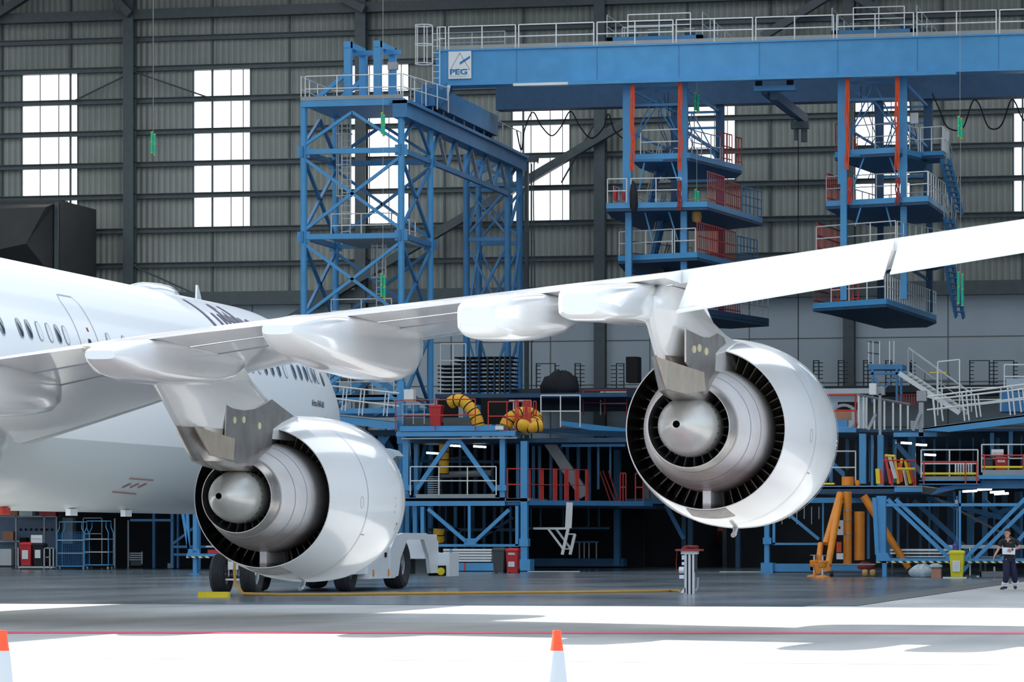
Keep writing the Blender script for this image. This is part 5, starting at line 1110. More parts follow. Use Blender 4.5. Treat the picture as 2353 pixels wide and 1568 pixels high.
# stair tower
YS = Y3+16
part('stair_platform', 'deep blue steel', d3, ('b',1995,838,2074,849,YS,1.6)); part('stair_tower_beam', 'deep blue steel', d3, ('b',2000,856,2086,861,YS,.2))
for x in (2002,2058,2068): part('stair_tower_leg', 'deep blue steel', d3, ('b',x,849,x+5,925,YS,.2))
for a in ((2008,866,2028,892),(2056,862,2034,892)): part('stair_tower_brace', 'deep blue steel', d3, ('l',*a,.08,YS))
for x in (1995,2005,2020,2043,2053): part('rail_post', 'rail white', d3, ('b',x,784,x+2,837,YS+(x % 3)*.3,.05))
MB().tube(P(1995,785,YS), P(2020,788,YS+1), .03).build('railing_bar', 'dark steel', d3); MB().tube(P(1995,811,YS), P(2020,814,YS+1), .03).build('railing_bar', 'dark steel', d3)
m = MB(); a0, b0 = P(2066,858,YS-.5), P(2205,950,YS-.5); a1, b1 = P(2085,858,YS+1), P(2225,950,YS+1); m.bar(a0, b0, .08, .2); m.bar(a1, b1, .08, .2)
for k in range(1, 14): m.bar(a0+(b0-a0)*k/14, a1+(b1-a1)*k/14, .26, .05)
m.build('stair_flight', 'rail white', d3); m = MB()
for q in (0, .6): 
    m.tube(P(2088,802-q*5,YS+q), P(2232,905-q*3,YS+q), .028, 6); m.tube(P(2088,828,YS+q), P(2232,932,YS+q), .022, 6)
for x in (2087,2153,2163,2098): m.tube(P(x,802+(x-2088)*.715,YS-.3), P(x,858+(x-2066)*.66,YS-.3), .03, 6)
m.build('stair_handrail', 'rail grey', d3)
prail(d3, (2308,893), (2440,893), Y3+12, 1.0, 'rail white', 3); part('machine_casing', 'deep blue steel', d3, ('b',2296,900,2400,946,Y3+11,2.))
part('machine_top', 'concrete grey', d3, ('b',2312,870,2400,893,Y3+14,1.)); part('bench_frame', 'dark steel', d3, ('b',2118,873,2190,878,Y3+25,.6), ('b',2124,856,2126,873,Y3+25,.1), ('b',2180,860,2182,873,Y3+25,.1)); part('bench_top', 'yellow paint', d3, ('b',2136,855,2175,858,Y3+25,.4))
part('red_fence', 'dull red', d3, ('b',2062,906,2112,908,Y3+14,.05), ('b',2062,930,2112,932,Y3+14,.05), *[('b',2064+k*6,906,2066+k*6,932,Y3+14,.05) for k in range(8)])
# bundle of coloured barriers leaning on the lower deck
cols = ['yellow paint','orange strap','red paint','rail white','hose yellow','red paint','orange strap','yellow paint']
for k, (x0, y0, x1, y1) in enumerate(((2016,1078,2018,1112),(2022,1080,2026,1112),(2034,1046,2046,1112),(2043,1048,2058,1100),(2056,1050,2064,1112),(2046,1078,2050,1116),(2068,1064,2070,1108),(2072,1054,2066,1110),(2080,1060,2092,1112),(2086,1064,2096,1108),(2090,1076,2102,1116),(2076,1076,2084,1116))):
    m = MB(); m.bar(P(x0,y0,Y3+3.4+k*.12), P(x1,y1,Y3+3.2+k*.12), .1 if k % 3 else .16, .06); o = m.build('barrier_post', cols[k % 8])
    tag(o, '%s barrier post leaning on the right dock, %s of the bundle from the left' % (('yellow','orange','red','white','yellow','red','orange','yellow')[k % 8], 'first second third fourth fifth sixth seventh eighth ninth tenth eleventh twelfth'.split()[k]), 'barrier', 'coloured barrier posts leaning on the right dock')
prail(d3, (2030,1116), (2104,1116), Y3+2.8, 1., 'red paint', .9, 0); m = MB().tube(P(2034,1047,Y3+3.3), P(2057,1049,Y3+3.3), .05); m.tube(P(2062,1078,Y3+3.2), P(2104,1078,Y3+3.2), .05); m.build('bundle_crossbar', 'yellow paint', d3)
tag(part('yellow_beam', 'yellow paint', None, ('b',1885,1110,1916,1114,Y3+4,.3)), 'yellow beam lying on the deck left of the orange jack head', 'beam')
prail(d3, (1893,1112), (1966,1112), Y3+8, 1.35, 'rail white', 3); 
zd3 = P(2300,1092,Y3+.8).z
wheelie_bin(2260,2281,1052,1078,'bin grey','dark grey bin on the upper step of the right dock, left of a red bin', Y=Y3+.8, lab=None, z0=zd3-.1); wheelie_bin(2285,2315,1050,1078,'bin red','red bin on the upper step of the right dock beneath a white sign', Y=Y3+.8, lab=None, z0=zd3-.1, txt='KOLR')
m = MB(); pbox(m, 2278,1033,2306,1049, Y3+1.6, .03); s_ = m.build('sign_board', 'paper'); tag(s_, 'white sign board behind the red bin on the right dock', 'sign'); flat_text('Waste Trolley', P(2281,1043,Y3+1.57), .075, 'letter dark', s_, 'sign_text')
# ladders leaning in the gap
m = MB(); ladder(m, gp(1729,1304)+Vector((0,0,.0)), P(1729,1195,192.), .7, .32, .03, (1,0,0)); tag(m.build('step_ladder', 'rail grey'), 'tall aluminium ladder standing in the dark gap left of the right dock', 'ladder')
# block wall, and a dark box added as shade behind the right engine
m = MB(); pbox(m, 1405,1172,1520,1304, 196., .4); o = struct(m.build('wall_back_block', 'concrete block'))
m = MB(); pbox(m, 1400,1160,1530,1172, 195., 2.); m.box((P(1520,1200,195.).x, 190., 0), (P(1660,1200,195.).x, 195., P(1500,1160,195.).z)); tag(m.build('bay_shade_box', 'shade and tarp dark'), 'dark box standing in for shade under the right engine beside the grey block wall', 'backdrop')
dk = empty('rear_dock', (P(1600,1300,183.).x, 183., 0), 'dim blue dock columns and beams far behind, below the right engine', 'scaffold')
for x0, x1 in ((1566,1576),(1580,1591),(1690,1700)): part('column', 'navy', dk, ('b',x0,985,x1,1306,182.,.4))
part('roof_beam', 'deep blue steel', dk, ('b',1440,1002,1780,1020,182.,.5)); part('floor_beam', 'deep blue steel', dk, ('b',1440,1146,1780,1158,181.,.5)); part('diagonal_brace', 'deep blue steel', dk, ('l',1530,1160,1572,1240,.2,182.))
m = MB().bar(gp(1640,1300)+UP*.1, P(1655,1215,188.), .25); tag(m.build('orange_strut', 'dull red'), 'dim orange strut standing in the dark far behind, under the right engine', 'strut')

# ---------------------------------------------------------------- orange tripod jack
YJ = 147.; jc = P(1948,1300,YJ)
jk = empty('tripod_jack', (jc.x, YJ, 0), 'tall orange tripod aircraft jack with twin cylinders in front of the right dock', 'jack')
def cyl(px0, px1, y0, y1, Y, mt, nm, par, rings=()):
    a = P(px0,y0,Y); b = P(px1,y0,Y); r = (b.x-a.x)/2; x = (a.x+b.x)/2; zt = a.z; zb_ = P(px0,y1,Y).z
    o = MB().lathe([(zb_,0),(zb_,r),(zt,r),(zt,0)], (x,Y,0), 'Z', 28).build(nm, mt, par, True)
    for y in rings: z = P(px0,y,Y).z; MB().lathe([(z-.03,r*1.0),(z-.03,r*1.08),(z+.03,r*1.08),(z+.03,r)], (x,Y,0), 'Z', 28).build('clamp_band', 'hub grey', o, True)
    return o
cyl(1938,1957,1130,1300,YJ,'orange paint','main_cylinder',jk,(1175,1196,1228)); cyl(1963,1987,1176,1288,YJ+.2,'orange paint','accumulator_cylinder',jk)
cyl(1934,1962,1096,1116,YJ+3,'orange paint','jack_head',jk); cyl(1941,1953,1080,1096,YJ+3,'black','jack_screw',jk); cyl(1965,1976,1104,1116,YJ+3,'orange paint','head_fitting',jk)
for a, b, y1, y2 in (((1932,1135),(1897,1250),YJ,YJ-1.2),((1930,1140),(1903,1300),YJ,YJ-2),((1984,1140),(2088,1306),YJ+.3,YJ+.5)):
    MB().pipe([P(*a,y1), P(*b,y2)], [.16,.13], 14).build('leg', 'orange paint', jk, True)
MB().pipe([P(1886,1250,YJ-1), P(1880,1300,YJ-1.6)], .12, 12).build('leg_foot_link', 'orange paint', jk, True)
for x, y in ((1871,1326),(1890,1328)):
    g = gp(x,y); MB().lathe([(0,.30),(.05,.28),(.1,.06),(.14,.04)], g, 'Z', 20, True).build('foot_pad', 'orange paint', jk, True); MB().tube(g+UP*.1, g+UP*.85, .045, 10).build('foot_screw', 'brushed aluminium', jk, True); MB().lathe([(.38,.12),(.42,.17),(.62,.19),(.66,.14)], g, 'Z', 16, True).build('foot_nut', 'orange paint', jk, True); MB().lathe([(.84,0),(.84,.17),(.87,.17),(.87,0)], g, 'Z', 16).build('hand_wheel', 'hub grey', jk)
MB().bar(P(1872,1308,YJ-2.2), P(1905,1300,YJ-2), .3, .4).build('leg_bracket', 'orange paint', jk)
part('base_frame', 'hub grey', jk, ('b',1900,1296,2010,1299,YJ-.4,.6)); part('control_box', 'white satin', jk, ('b',1924,1196,1937,1230,YJ-.3,.2)); part('switch', 'black', jk, ('b',1927,1210,1931,1216,YJ-.32,.02)); part('document_pouch', 'orange strap', jk, ('b',1922,1246,1933,1270,YJ-.3,.1)); part('valve_box', 'white satin', jk, ('b',1922,1272,1937,1286,YJ-.3,.2))
MB().lathe([(-.06,.12),(.06,.12)], gp(1908,1326)+UP*.12+Vector((0,.4,0)), 'X', 20, True).build('transport_wheel', 'dark rubber', jk)
for k, (x, y) in enumerate(((1987,1326),(2005,1326))):
    g = gp(x, y); tag(MB().lathe([(-.1,.0),(-.1,.12),(-.05,.145),(.05,.145),(.1,.12),(.1,.0)], g+UP*.145+Vector((0,.1,0)), 'X', 20).build('small_wheel', 'tan cloth', None, True), 'small olive wheel of a trolley beside the orange jack, %s of the pair' % ('left' if k == 0 else 'right'), 'wheel', 'pair of small olive wheels')
c = gp(1985,1322)+Vector((0,.6,0)); m = MB(); m.loft([[Vector((c.x+r_*math.cos(t)*1.2, c.y+.3*r_*math.sin(t), z_)) for t in [2*math.pi*k/14 for k in range(14)]] for z_, r_ in ((.22,.2),(.3,.3),(.45,.28),(.55,.12))]); tag(m.build('red_sack', 'dull red', None, True), 'dark red sack at the foot of the orange jack', 'sack')
# bagged waste and cardboard box
def blob(name, px, py, w, h, d, mt, label, cat, seed):
    c = gp(px, py); rnd = random.Random(seed); ph = [rnd.random()*6 for _ in range(6)]; m = MB(); R_ = []
    for i in range(9):
        t = i/8; z = h*t; r = max(.06, math.sin(math.pi*(.18+.78*t))**.6)
        R_.append([Vector((c.x+w/2*r*math.cos(a)*(1+.13*math.sin(3*a+ph[0]+t*5)), c.y+d/2+d/2*r*math.sin(a), max(0, z+.05*math.sin(4*a+ph[1]+t*3)*(i > 0)))) for a in [2*math.pi*k/22 for k in range(22)]])
    m.loft(R_); return tag(m.build(name, mt, None, True, 2.), label, cat)
blob('plastic_bag', 2116, 1328, .95, .5, .6, 'clear plastic', 'clear plastic sack of waste lying on the floor right of the orange jack', 'bag', 3)
b0 = gp(2140,1329); m = MB().box((b0.x, b0.y, 0), (b0.x+.36, b0.y+.35, .36)); tag(m.build('cardboard_box', 'cardboard'), 'small brown cardboard box on the floor left of the yellow bin', 'box')
m = MB(); c = Vector((b0.x+.15, b0.y+.15, .36)); m.loft([[Vector((c.x+r_*math.cos(t)*1.3, c.y+r_*math.sin(t), c.z+z_)) for t in [2*math.pi*k/12 for k in range(12)]] for z_, r_ in ((0,.1),(.06,.2),(.14,.2),(.2,.08))]); tag(m.build('crumpled_plastic', 'clear plastic', None, True), 'crumpled clear plastic piled on the cardboard box', 'plastic')
# broom, white profiles, trolley
g = gp(2229,1327); e = empty('floor_squeegee', g, 'white-handled floor squeegee standing upright right of the yellow bin', 'squeegee'); MB().tube(g+UP*.05, g+UP*1.15, .03, 8).build('handle', 'rail white', e); MB().cbox(g+UP*.04, (.5,.06,.07)).build('blade', 'dark steel', e)
for a, b, y, lb in ((2167,2221,1330,'white flat bar lying on the floor in front of the yellow bin'),(2238,2250,1327,'short white bar on the floor right of the squeegee')): 
    tag(MB().bar(gp(a,y)+UP*.03, gp(b,y)+UP*.03, .06).build('floor_bar', 'rail white'), lb, 'bar')
Yp = Y3+3
for k, (x0, x1, y, h) in enumerate(((2170,2440,1253,8),(2045,2190,1262,5),(2045,2185,1270,4),(2060,2180,1278,3))): 
    m = MB(); pbox(m, x0, y, x1, y+h, Yp, .3); tag(m.build('metal_profile', 'rail white' if k == 0 else 'brushed aluminium'), ('long white profile lying across behind the person' if k == 0 else 'aluminium profile stacked behind the braces left of the yellow bin, %s of three' % ('top','middle','bottom')[k-1]), 'profile')
part('profile_rack', 'dark steel', d3, ('b',2050,1282,2440,1284.5,Yp,.4), *[('b',x,1250,x+4,1322,Yp+.35,.1) for x in (2048,2150,2262,2330,2400)])
e = empty('work_trolley', gp(2290,1326), 'grey steel work trolley standing behind the person', 'trolley'); Yk = gp(2290,1326).y
part('top_shelf', 'hub grey', e, ('b',2246,1279,2312,1282,Yk,.6)); part('bottom_shelf', 'hub grey', e, ('b',2252,1314,2312,1326,Yk,.6)); part('leg', 'dark steel', e, ('b',2251,1281,2255,1328,Yk,.06)); part('leg', 'dark steel', e, ('b',2308,1281,2312,1328,Yk,.06))
m = MB().lathe([(0,0),(0,.04),(.16,.04),(.2,.02),(.2,0)], P(2285,1314,Yk+.2), 'Z', 12); tag(m.build('white_bottle', 'paper', None, True), 'small white bottle on the lower shelf of the work trolley', 'bottle')

# ---------------------------------------------------------------- left side under the fuselage
mat('shelf light', s2l(120,136,160), .7)
m = MB(); m.box((P(-80,1200,187).x, 187.5, 0), (P(945,1200,187).x, 187.9, P(100,1010,187).z)); m.box((P(-80,1100,175).x, 168, P(100,1085,175).z), (P(700,1100,175).x, 187.9, P(100,1080,175).z)); tag(m.build('shade_backing', 'shade and tarp dark'), 'dark backing standing in for shade behind the carts under the fuselage', 'backdrop')  # upright dark sheet and cover added to imitate the shade here
sh = empty('workshop_shelf', (P(60,1300,180).x, 180., 0), 'pale grey workshop shelving under the tail-side fuselage at the far left', 'shelf')
part('back_panel', 'shelf light', sh, ('b',-40,1160,128,1262,181,.1)); part('shelf_board', 'rail grey', sh, ('b',-40,1186,130,1189,180,.8)); part('shelf_board', 'rail grey', sh, ('b',-40,1243,50,1246,180,.8)); 
for x in (35, 100, 128): part('shelf_post', 'rail grey', sh, ('b',x,1175,x+3,1305,180,.1))
for x0, x1, y0, y1, mt in ((44,74,1168,1186,'paper'),(90,128,1172,1186,'bin red'),(-20,40,1172,1186,'cardboard'),(5,30,1222,1242,'cardboard'),(0,26,1262,1300,'white satin'),(45,60,1236,1250,'black')): part('stored_box', mt, sh, ('b',x0,y0,x1,y1,179.8,.5))
for k in range(7): part('hook', 'black', sh, ('b',45+k*12,1215,49+k*12,1220,180.9,.05))
YC = gp(80,1310).y
e = empty('bin_cart', (P(82,1308,YC).x, YC, 0), 'low wheeled cart carrying a red and a black bin at the far left', 'cart')
part('cart_base', 'rail grey', e, ('b',40,1302,124,1306,YC,.8)); 
for x in (40, 100, 113, 121): part('cart_post', 'rail grey', e, ('b',x,1259,x+2.5,1304,YC,.06))
part('cart_rail', 'rail grey', e, ('b',100,1259,123,1261,YC,.05), ('b',105,1280,116,1282,YC,.05))
for x in (45, 102, 118): MB().lathe([(-.03,.07),(.03,.07)], P(x,1308,YC+.1)*1., 'X', 12, True).build('castor', 'hub grey', e)
zc = P(60,1302,YC).z
wheelie_bin(44,72,1246,1302,'bin red','red bin with a white label on the low cart at the far left', Y=YC+.1, lab=(.3,.66), z0=zc); wheelie_bin(74,100,1248,1302,'polo black','black bin with a white label on the low cart at the far left', Y=YC+.1, lab=(.35,.7), z0=zc)
m = MB(); pbox(m, 71,1230,97,1248, YC+.3, .03); s_ = m.build('sign_board', 'paper'); tag(s_, 'white sign above the black bin at the far left', 'sign'); flat_text('Waste Trolley', P(73,1240,YC+.26), .08, 'letter dark', s_, 'sign_text')
def rollcage(px0, px1, y0, y1, label, open_=False):
    Y = gp((px0+px1)/2, 1310).y; e = empty('roll_cage', (P((px0+px1)/2,1308,Y).x, Y, 0), label, 'cart', 'blue wire roll cages under the fuselage'); a, b = P(px0,y1,Y), P(px1,y1,Y); zt = P(px0,y0,Y).z; zb_ = a.z
    zs_ = zt-.55
    for y in (Y, Y+.75):
        m = MB(); m.pipe([(a.x,y,zb_),(a.x,y,zs_),(a.x+.12,y,zs_+.25),(a.x+.12,y,zt),(b.x-.12,y,zt),(b.x-.12,y,zs_+.25),(b.x,y,zs_),(b.x,y,zb_)], .025, 6); m.build('side_frame', 'blue steel', e)
        if not open_:
            m = MB(); n = 14
            for k in range(1, n): x = a.x+(b.x-a.x)*k/n; m.tube((x,y,zb_), (x,y,zs_+.1), .006, 4)
            for k in range(1, 22): z = zb_+(zs_-zb_)*k/22; m.tube((a.x,y,z), (b.x,y,z), .006, 4)
            m.build('wire_mesh', 'deep blue steel', e)
    for t in (0, .33, .66): z = zb_+(zs_+.3-zb_)*t; MB().box((a.x,Y,z), (b.x,Y+.75,z+.05)).build('cage_shelf', 'blue steel' if t == 0 else 'rail grey', e)
    for x in (a.x+.12, b.x-.05):
        MB().lathe([(-.03,.08),(.03,.08)], (x,Y+.1,.08), 'X', 14, True).build('castor', 'rail grey', e); MB().lathe([(-.03,.08),(.03,.08)], (x,Y+.65,.08), 'X', 14, True).build('castor', 'rail grey', e)
rollcage(131,193,1200,1303,'blue wire-mesh roll cage, left one of two under the fuselage'); rollcage(194,249,1198,1300,'blue open roll cage with shelves, right one of two under the fuselage', True)
part('tall_frame_unused', 'rail grey', sh, ('b',190,1190,192,1300,179,.05), ('b',190,1190,235,1192,179,.05), ('b',233,1190,235,1300,179,.05), ('b',190,1226,235,1228,179,.05)).name = 'rack_frame'
part('stored_box', 'concrete grey', sh, ('b',143,1190,167,1250,182,.5)); part('shelf_post', 'rail grey', sh, ('b',262,1192,265,1305,179,.1)); part('shelf_post', 'rail grey', sh, ('b',293,1196,296,1304,181,.1))
e = empty('louvre_cart', (P(312,1300,176).x, 176., 0), 'small cart with pale horizontal slats under the middle of the fuselage', 'cart')
for k in range(4): part('slat', 'rail white', e, ('b',297,1271+k*5,325,1273+k*5,176.,.3))
part('cart_post', 'rail white', e, ('b',325,1268,327,1297,176,.05)); part('cart_body', 'dark steel', e, ('b',300,1270,325,1300,176.2,.5)); part('cart_foot', 'hub grey', e, ('b',385,1295,394,1306,176.,.2))
# blue stand next to the nose wheels
YB_ = gp(449,1321).y
bs = empty('blue_stand', (P(449,1320,YB_).x, YB_, 0), 'blue steel stand with a striped hazard edge just left of the nose wheels', 'stand')
part('post', 'blue steel', bs, ('b',443,1140,452,1320,YB_,.25)); part('foot_plate', 'blue steel', bs, ('b',434,1319,458,1321.5,YB_-.1,.5)); part('post', 'deep blue steel', bs, ('b',453,1140,458,1310,YB_+1,.2))
for a in ((417,1160,434,1262),(430,1160,434,1262)): part('slanted_post', 'blue steel', bs, ('l',*a,.12,YB_+.1))
quad('gusset_plate', 'blue steel', bs, [(430,1274),(433,1262),(455,1262),(459,1274)], YB_-.05, .1); flat_text('Din', P(442,1270,YB_-.07), .13, 'letter dark', bs, 'stand_text')
part('shelf_beam', 'blue steel', bs, ('b',428,1274,530,1279,YB_-.1,.4)); part('hazard_strip', 'hazard stripe', bs, ('b',428,1279,482,1283,YB_-.12,.1)); part('red_tray', 'bin red', bs, ('b',477,1264,505,1273,YB_+.3,.5)); part('white_tray', 'paper', bs, ('b',473,1255,484,1258,YB_+.5,.5))
fr = empty('braced_scaffold', (P(395,1305,172).x, 172., 0), 'dark blue braced frame behind the blue stand, under the fuselage', 'scaffold')
for x0, x1, Y in ((350,356,176),(392,398,172),(406,410,173),(520,526,172),(575,582,172)): part('column', 'deep blue steel', fr, ('b',x0,1120,x1,1306,Y,.2))
for a in ((398,1250,450,1210),(398,1257,520,1257),(300,1196,395,1196),(400,1275,560,1275),(460,1200,520,1250)): part('brace', 'deep blue steel', fr, ('l',*a,.12,172.))

# ---------------------------------------------------------------- tow tractor
tg = empty('tow_tractor', (-29.2, 106, 0), 'white low aircraft tow tractor with big black wheels, half hidden behind the left engine', 'tractor')
xs0, xs1 = -30.95, -27.42
m = MB().box((xs0+.55, 103.0, .42), (xs1-.75, 113.2, .95)); m.build('chassis', 'dark steel', tg)
m = MB().poly([(xs1,104.6,.42),(xs1,106.9,.35),(xs1,106.9,1.2),(xs1,107.6,1.62),(xs1,108.6,1.7),(xs1,111.4,1.7),(xs1,113.0,1.45),(xs1,113.0,.45),(xs1,112.0,.45),(xs1,111.75,.95),(xs1,111.1,1.5),(xs1,109.0,1.5),(xs1,108.2,.95),(xs1,107.9,.42),(xs1,107.2,.35),(xs1,104.6,.35)], (-.12,0,0))
m.v = m.v; m.build('wheel_arch_panel', 'white satin', tg)
m = MB().box((xs1-.75, 104.4, .35), (xs1-.02, 107.6, 1.28)); m.build('side_tank', 'white satin', tg)
MB().box((xs0+.2, 107.2, 1.0), (xs1-.1, 108.4, 1.66)).build('engine_cover', 'white satin', tg); MB().box((xs0+.2, 111.6, .9), (xs1-.1, 113.2, 1.66)).build('rear_cover', 'white satin', tg)
MB().box((xs0, 103.2, .5), (xs1-.1, 104.6, .82)).build('front_cover', 'white satin', tg); MB().box((xs1-.9, 113.0, .34), (xs1+.35, 114.3, 1.08)).build('ballast_box', 'white satin', tg)
MB().box((xs1-.3, 112.95, .36), (xs1+.25, 113.0, .68)).build('ballast_recess', 'black', tg); MB().lathe([(-.05,.12),(.05,.12)], (xs1+.1,112.95,.5), 'Y', 16, True).build('tow_hook', 'yellow paint', tg)
m = MB(); 
for y in (104.9, 106.7): MB().box((xs1-.02,y,.42), (xs1+.01,y+.08,.62)).build('side_marker', 'orange paint', tg)
for y in (105.0, 106.3): MB().box((xs1-.02,y,.98), (xs1+.01,y+.18,1.12)).build('side_vent', 'black', tg)
wheel('wheel', -28.0, 109.9, .75, .62, tg, 'hub grey', .45); wheel('wheel', -30.55, 109.9, .75, .62, tg, 'hub grey', .45); wheel('wheel', -28.0, 103.9, .6, .5, tg, 'hub grey', .45); wheel('wheel', -30.6, 103.9, .6, .5, tg, 'hub grey', .45)
MB().bar((xs0+.3,106.2,.95), (xs1-1.2,107.4,2.4), .12).build('boom_arm', 'orange paint', tg); 
m = MB().tube((-29.3,98.2,.5), (-29.3,102.9,.6), .07, 10); m.cbox((-29.3,98.1,.5), (.5,.25,.15)); tag(m.build('tow_bar', 'brushed aluminium', None, True), 'grey tow bar between the nose wheels and the white tractor', 'tow bar')
bm_ = onY(893,1048,120); m = MB().poly([onY(880,1030,120), onY(900,1035,120), onY(912,1048,120), onY(905,1054,120), onY(884,1050,120)], (0,1,0)); m.bar(onY(893,1050,120.5), onY(900,1225,120.5), .35); cp = empty('maintenance_lift', (onY(900,1300,120.5).x, 120.5, 0), 'grey lattice service lift right behind the left engine nacelle', 'lift'); m.build('lift_hood', 'concrete grey', cp)
m = MB()
for k in range(16): m.bar(onY(900,1058+k*14,120), onY(911,1066+k*14,120), .05)
m.bar(onY(911,1050,120), onY(912,1300,120), .1); m.bar(onY(902,1050,121), (onY(902,1300,121).x,121,0), .1); m.build('lift_mast', 'dark steel', cp)

# chock, rope, hydrant stand, cones
g0, g1 = gp(454,1374), gp(523,1374); m = MB().poly([g0+Vector((0,0,0)), g0+Vector((0,.28,0)), g0+Vector((0,.2,.15)), g0+Vector((0,.06,.15))], g1-g0); tag(m.build('wheel_chock', 'yellow paint'), 'yellow wheel chock in front of the left nose wheel', 'chock')
A_ = [(gx+.1,gy-.5,1.15),(gx+.12,gy-.6,.7),(gx+.2,gy-.8,.32),(gx+.55,gy-1.2,.05)]+[tuple(gp(x,y)+UP*.035) for x, y in ((640,1370),(760,1369.5),(900,1368),(1050,1366.5),(1200,1365),(1350,1364),(1500,1362),(1540,1360.5),(1562,1362))]
tag(MB().pipe(A_, .04, 8).build('rope', 'rope', None, True), 'long yellow-brown rope running over the floor from the nose wheels to the service post', 'rope')
g = gp(1583,1365); st_ = empty('service_post', g, 'short grey service post with a red top plate below the right engine', 'post'); X_, Yg = g.x, g.y
m = MB()
for dx in (-.13,-.02,.09): m.box((X_+dx, Yg, 0), (X_+dx+.07, Yg+.1, 1.18))
m.build('post_profiles', 'brushed aluminium', st_); MB().box((X_-.06,Yg+.02,0), (X_+.1,Yg+.09,1.15)).build('post_core', 'black', st_)
MB().box((X_-.36,Yg-.15,1.19), (X_+.36,Yg+.35,1.245)).build('top_plate', 'dull red', st_); m = MB()
for k in range(5): m.pipe([(X_-.2+.05*k,Yg+.05*k,1.25),(X_-.1+.06*k,Yg+.1,1.33),(X_+.05+.05*k,Yg+.02*k,1.32),(X_+.15+.02*k,Yg+.1,1.25)], .018, 6)
m.build('cable_coil', 'dull red', st_); MB().box((X_-.22,Yg-.05,1.1), (X_+.24,Yg+.25,1.19)).build('head_block', 'white satin', st_)
for x0, x1, z0, z1, mt in ((-.2,-.13,.95,1.07,'white satin'),(-.27,-.14,.42,.52,'white satin'),(-.2,-.13,.8,.88,'paper')): MB().box((X_+x0,Yg-.02,z0), (X_+x1,Yg+.12,z1)).build('socket_box', mt, st_)
MB().lathe([(-.08,.0),(-.08,.09),(.06,.09),(.06,0)], (X_-.2,Yg+.05,.66), 'X', 16).build('connector', 'white satin', st_, True); MB().box((X_+.15,Yg,.6), (X_+.22,Yg+.12,1.1)).build('side_box', 'letter dark', st_)
MB().pipe([(X_+.2,Yg,.4),(X_+.26,Yg,.45),(X_+.25,Yg,.2),(X_+.2,Yg-.02,.07)], .03, 8).build('hose_end', 'hub grey', st_, True); MB().poly([(X_-.24,Yg,.02),(X_-.1,Yg,.02),(X_-.1,Yg,.16),(X_-.16,Yg,.14)], (0,.2,0)).build('foot_wedge', 'white satin', st_); MB().pipe([(X_-.33,Yg,1.2),(X_-.36,Yg,.9),(X_-.35,Yg,.6),(X_-.32,Yg,.5)], .008, 4).build('thin_wire', 'dull red', st_)
def cone(px, label):
    Z = 23.6; c = onZ(px, 1300, Z); c.z = 0; e = empty('traffic_cone', c, label, 'cone', 'orange and white traffic cones on the apron'); R = lambda z: .028+(1-z)*.112
    MB().lathe([(1.,.0),(1.,.026),(.985,.030),(.975,.027),(.975,.0275),(.87,R(.87))], c, 'Z', 40).build('cone_top', 'cone orange', e, True); MB().lathe([(.87,R(.87)),(.86,R(.86)+.002),(.675,R(.675)+.002),(.67,R(.67))], c, 'Z', 40).build('reflective_sleeve', 'cone white', e, True)
    MB().lathe([(.67,R(.67)),(.04,R(.04)),(.03,.2)], c, 'Z', 40).build('cone_body', 'cone orange', e, True); MB().box((c.x-.2,c.y-.2,-.01), (c.x+.2,c.y+.2,.035)).build('cone_base', 'letter dark', e)
cone(1279.5, 'orange-tipped white traffic cone at the bottom centre of the apron'); cone(6, 'orange-tipped white traffic cone at the bottom left edge of the apron')
# ventilation hood upper left
e = empty('ventilation_hood', P(60,620,190), 'large dark ventilation hood on the back wall above the fuselage', 'ventilation'); e.location.z = P(60,640,190).z
MB().poly([P(-80,462,190),P(138,460,190),P(138,640,190),P(-80,640,190)], (0,6,0)).build('hood_casing', 'duct dark', e)
MB().loft([[P(-80,470,189.9),P(125,468,189.9),P(125,640,189.9),P(-80,640,189.9)],[P(-80,482,187.5),P(105,476,187.5),P(60,560,187.5),P(-80,590,187.5)]]).build('hood_front', 'duct dark', e); MB().bar(P(130,465,189.8), P(130,640,189.8), .2).build('hood_edge', 'dark steel', e)
tag(MB().poly([P(150,461,195),P(155,461,195),P(155,600,195),P(150,600,195)], (0,.1,0)).build('pale_batten', 'rail grey'), 'pale vertical batten beside the ventilation hood', 'batten')

# ================================================================ person
pe = empty('person', gp(2315,1356), 'person walking to the left in black polo shirt and navy trousers, holding a white board', 'person')
po = Vector(pe.location)
def W_(x, y, z): return po+Vector((x*CO-y*SI, x*SI+y*CO, z))     # x to the right of view, y away, z up
def skinmesh(name, V, E, R, mt, parent, sub=2, extra=None):
    me = bpy.data.meshes.new(name); me.from_pydata([W_(*v)-po for v in V], E, []); o = bpy.data.objects.new(name, me); C.objects.link(o)
    md = o.modifiers.new('skin', 'SKIN'); md.use_smooth_shade = True
    for i, r in enumerate(R): r = r if isinstance(r, tuple) else (r, r); me.skin_vertices[0].data[i].radius = r
    me.skin_vertices[0].data[0].use_root = True
    s_ = o.modifiers.new('sub', 'SUBSURF'); s_.levels = sub; s_.render_levels = sub
    bpy.context.view_layer.update(); ev = o.evaluated_get(bpy.context.evaluated_depsgraph_get()); m2 = bpy.data.meshes.new_from_object(ev)
    vs = [tuple(v.co+po) for v in m2.vertices]; fs = [tuple(p.vertices) for p in m2.polygons]; bpy.data.objects.remove(o)
    m = MB(); m.add(vs, fs)
    if extra: extra(m)
    return m.build(name, mt, parent, True, 2.5)
K = .0130
def q(px, py, d=0.): return ((px-2315)*K, d, (1356-py)*K)
sL, eL, hL = q(2301,1243,-.03), q(2294,1262,-.05), q(2284,1278,-.12)      # arm at the left of the picture
sR, eR, hR = q(2337,1244,.05), q(2343,1259,-.05), q(2321,1264,-.22)
pel, hipA, kneA, ankA = q(2318,1285,0), q(2312,1290,-.03), q(2312,1318,-.10), q(2309,1346,-.02)
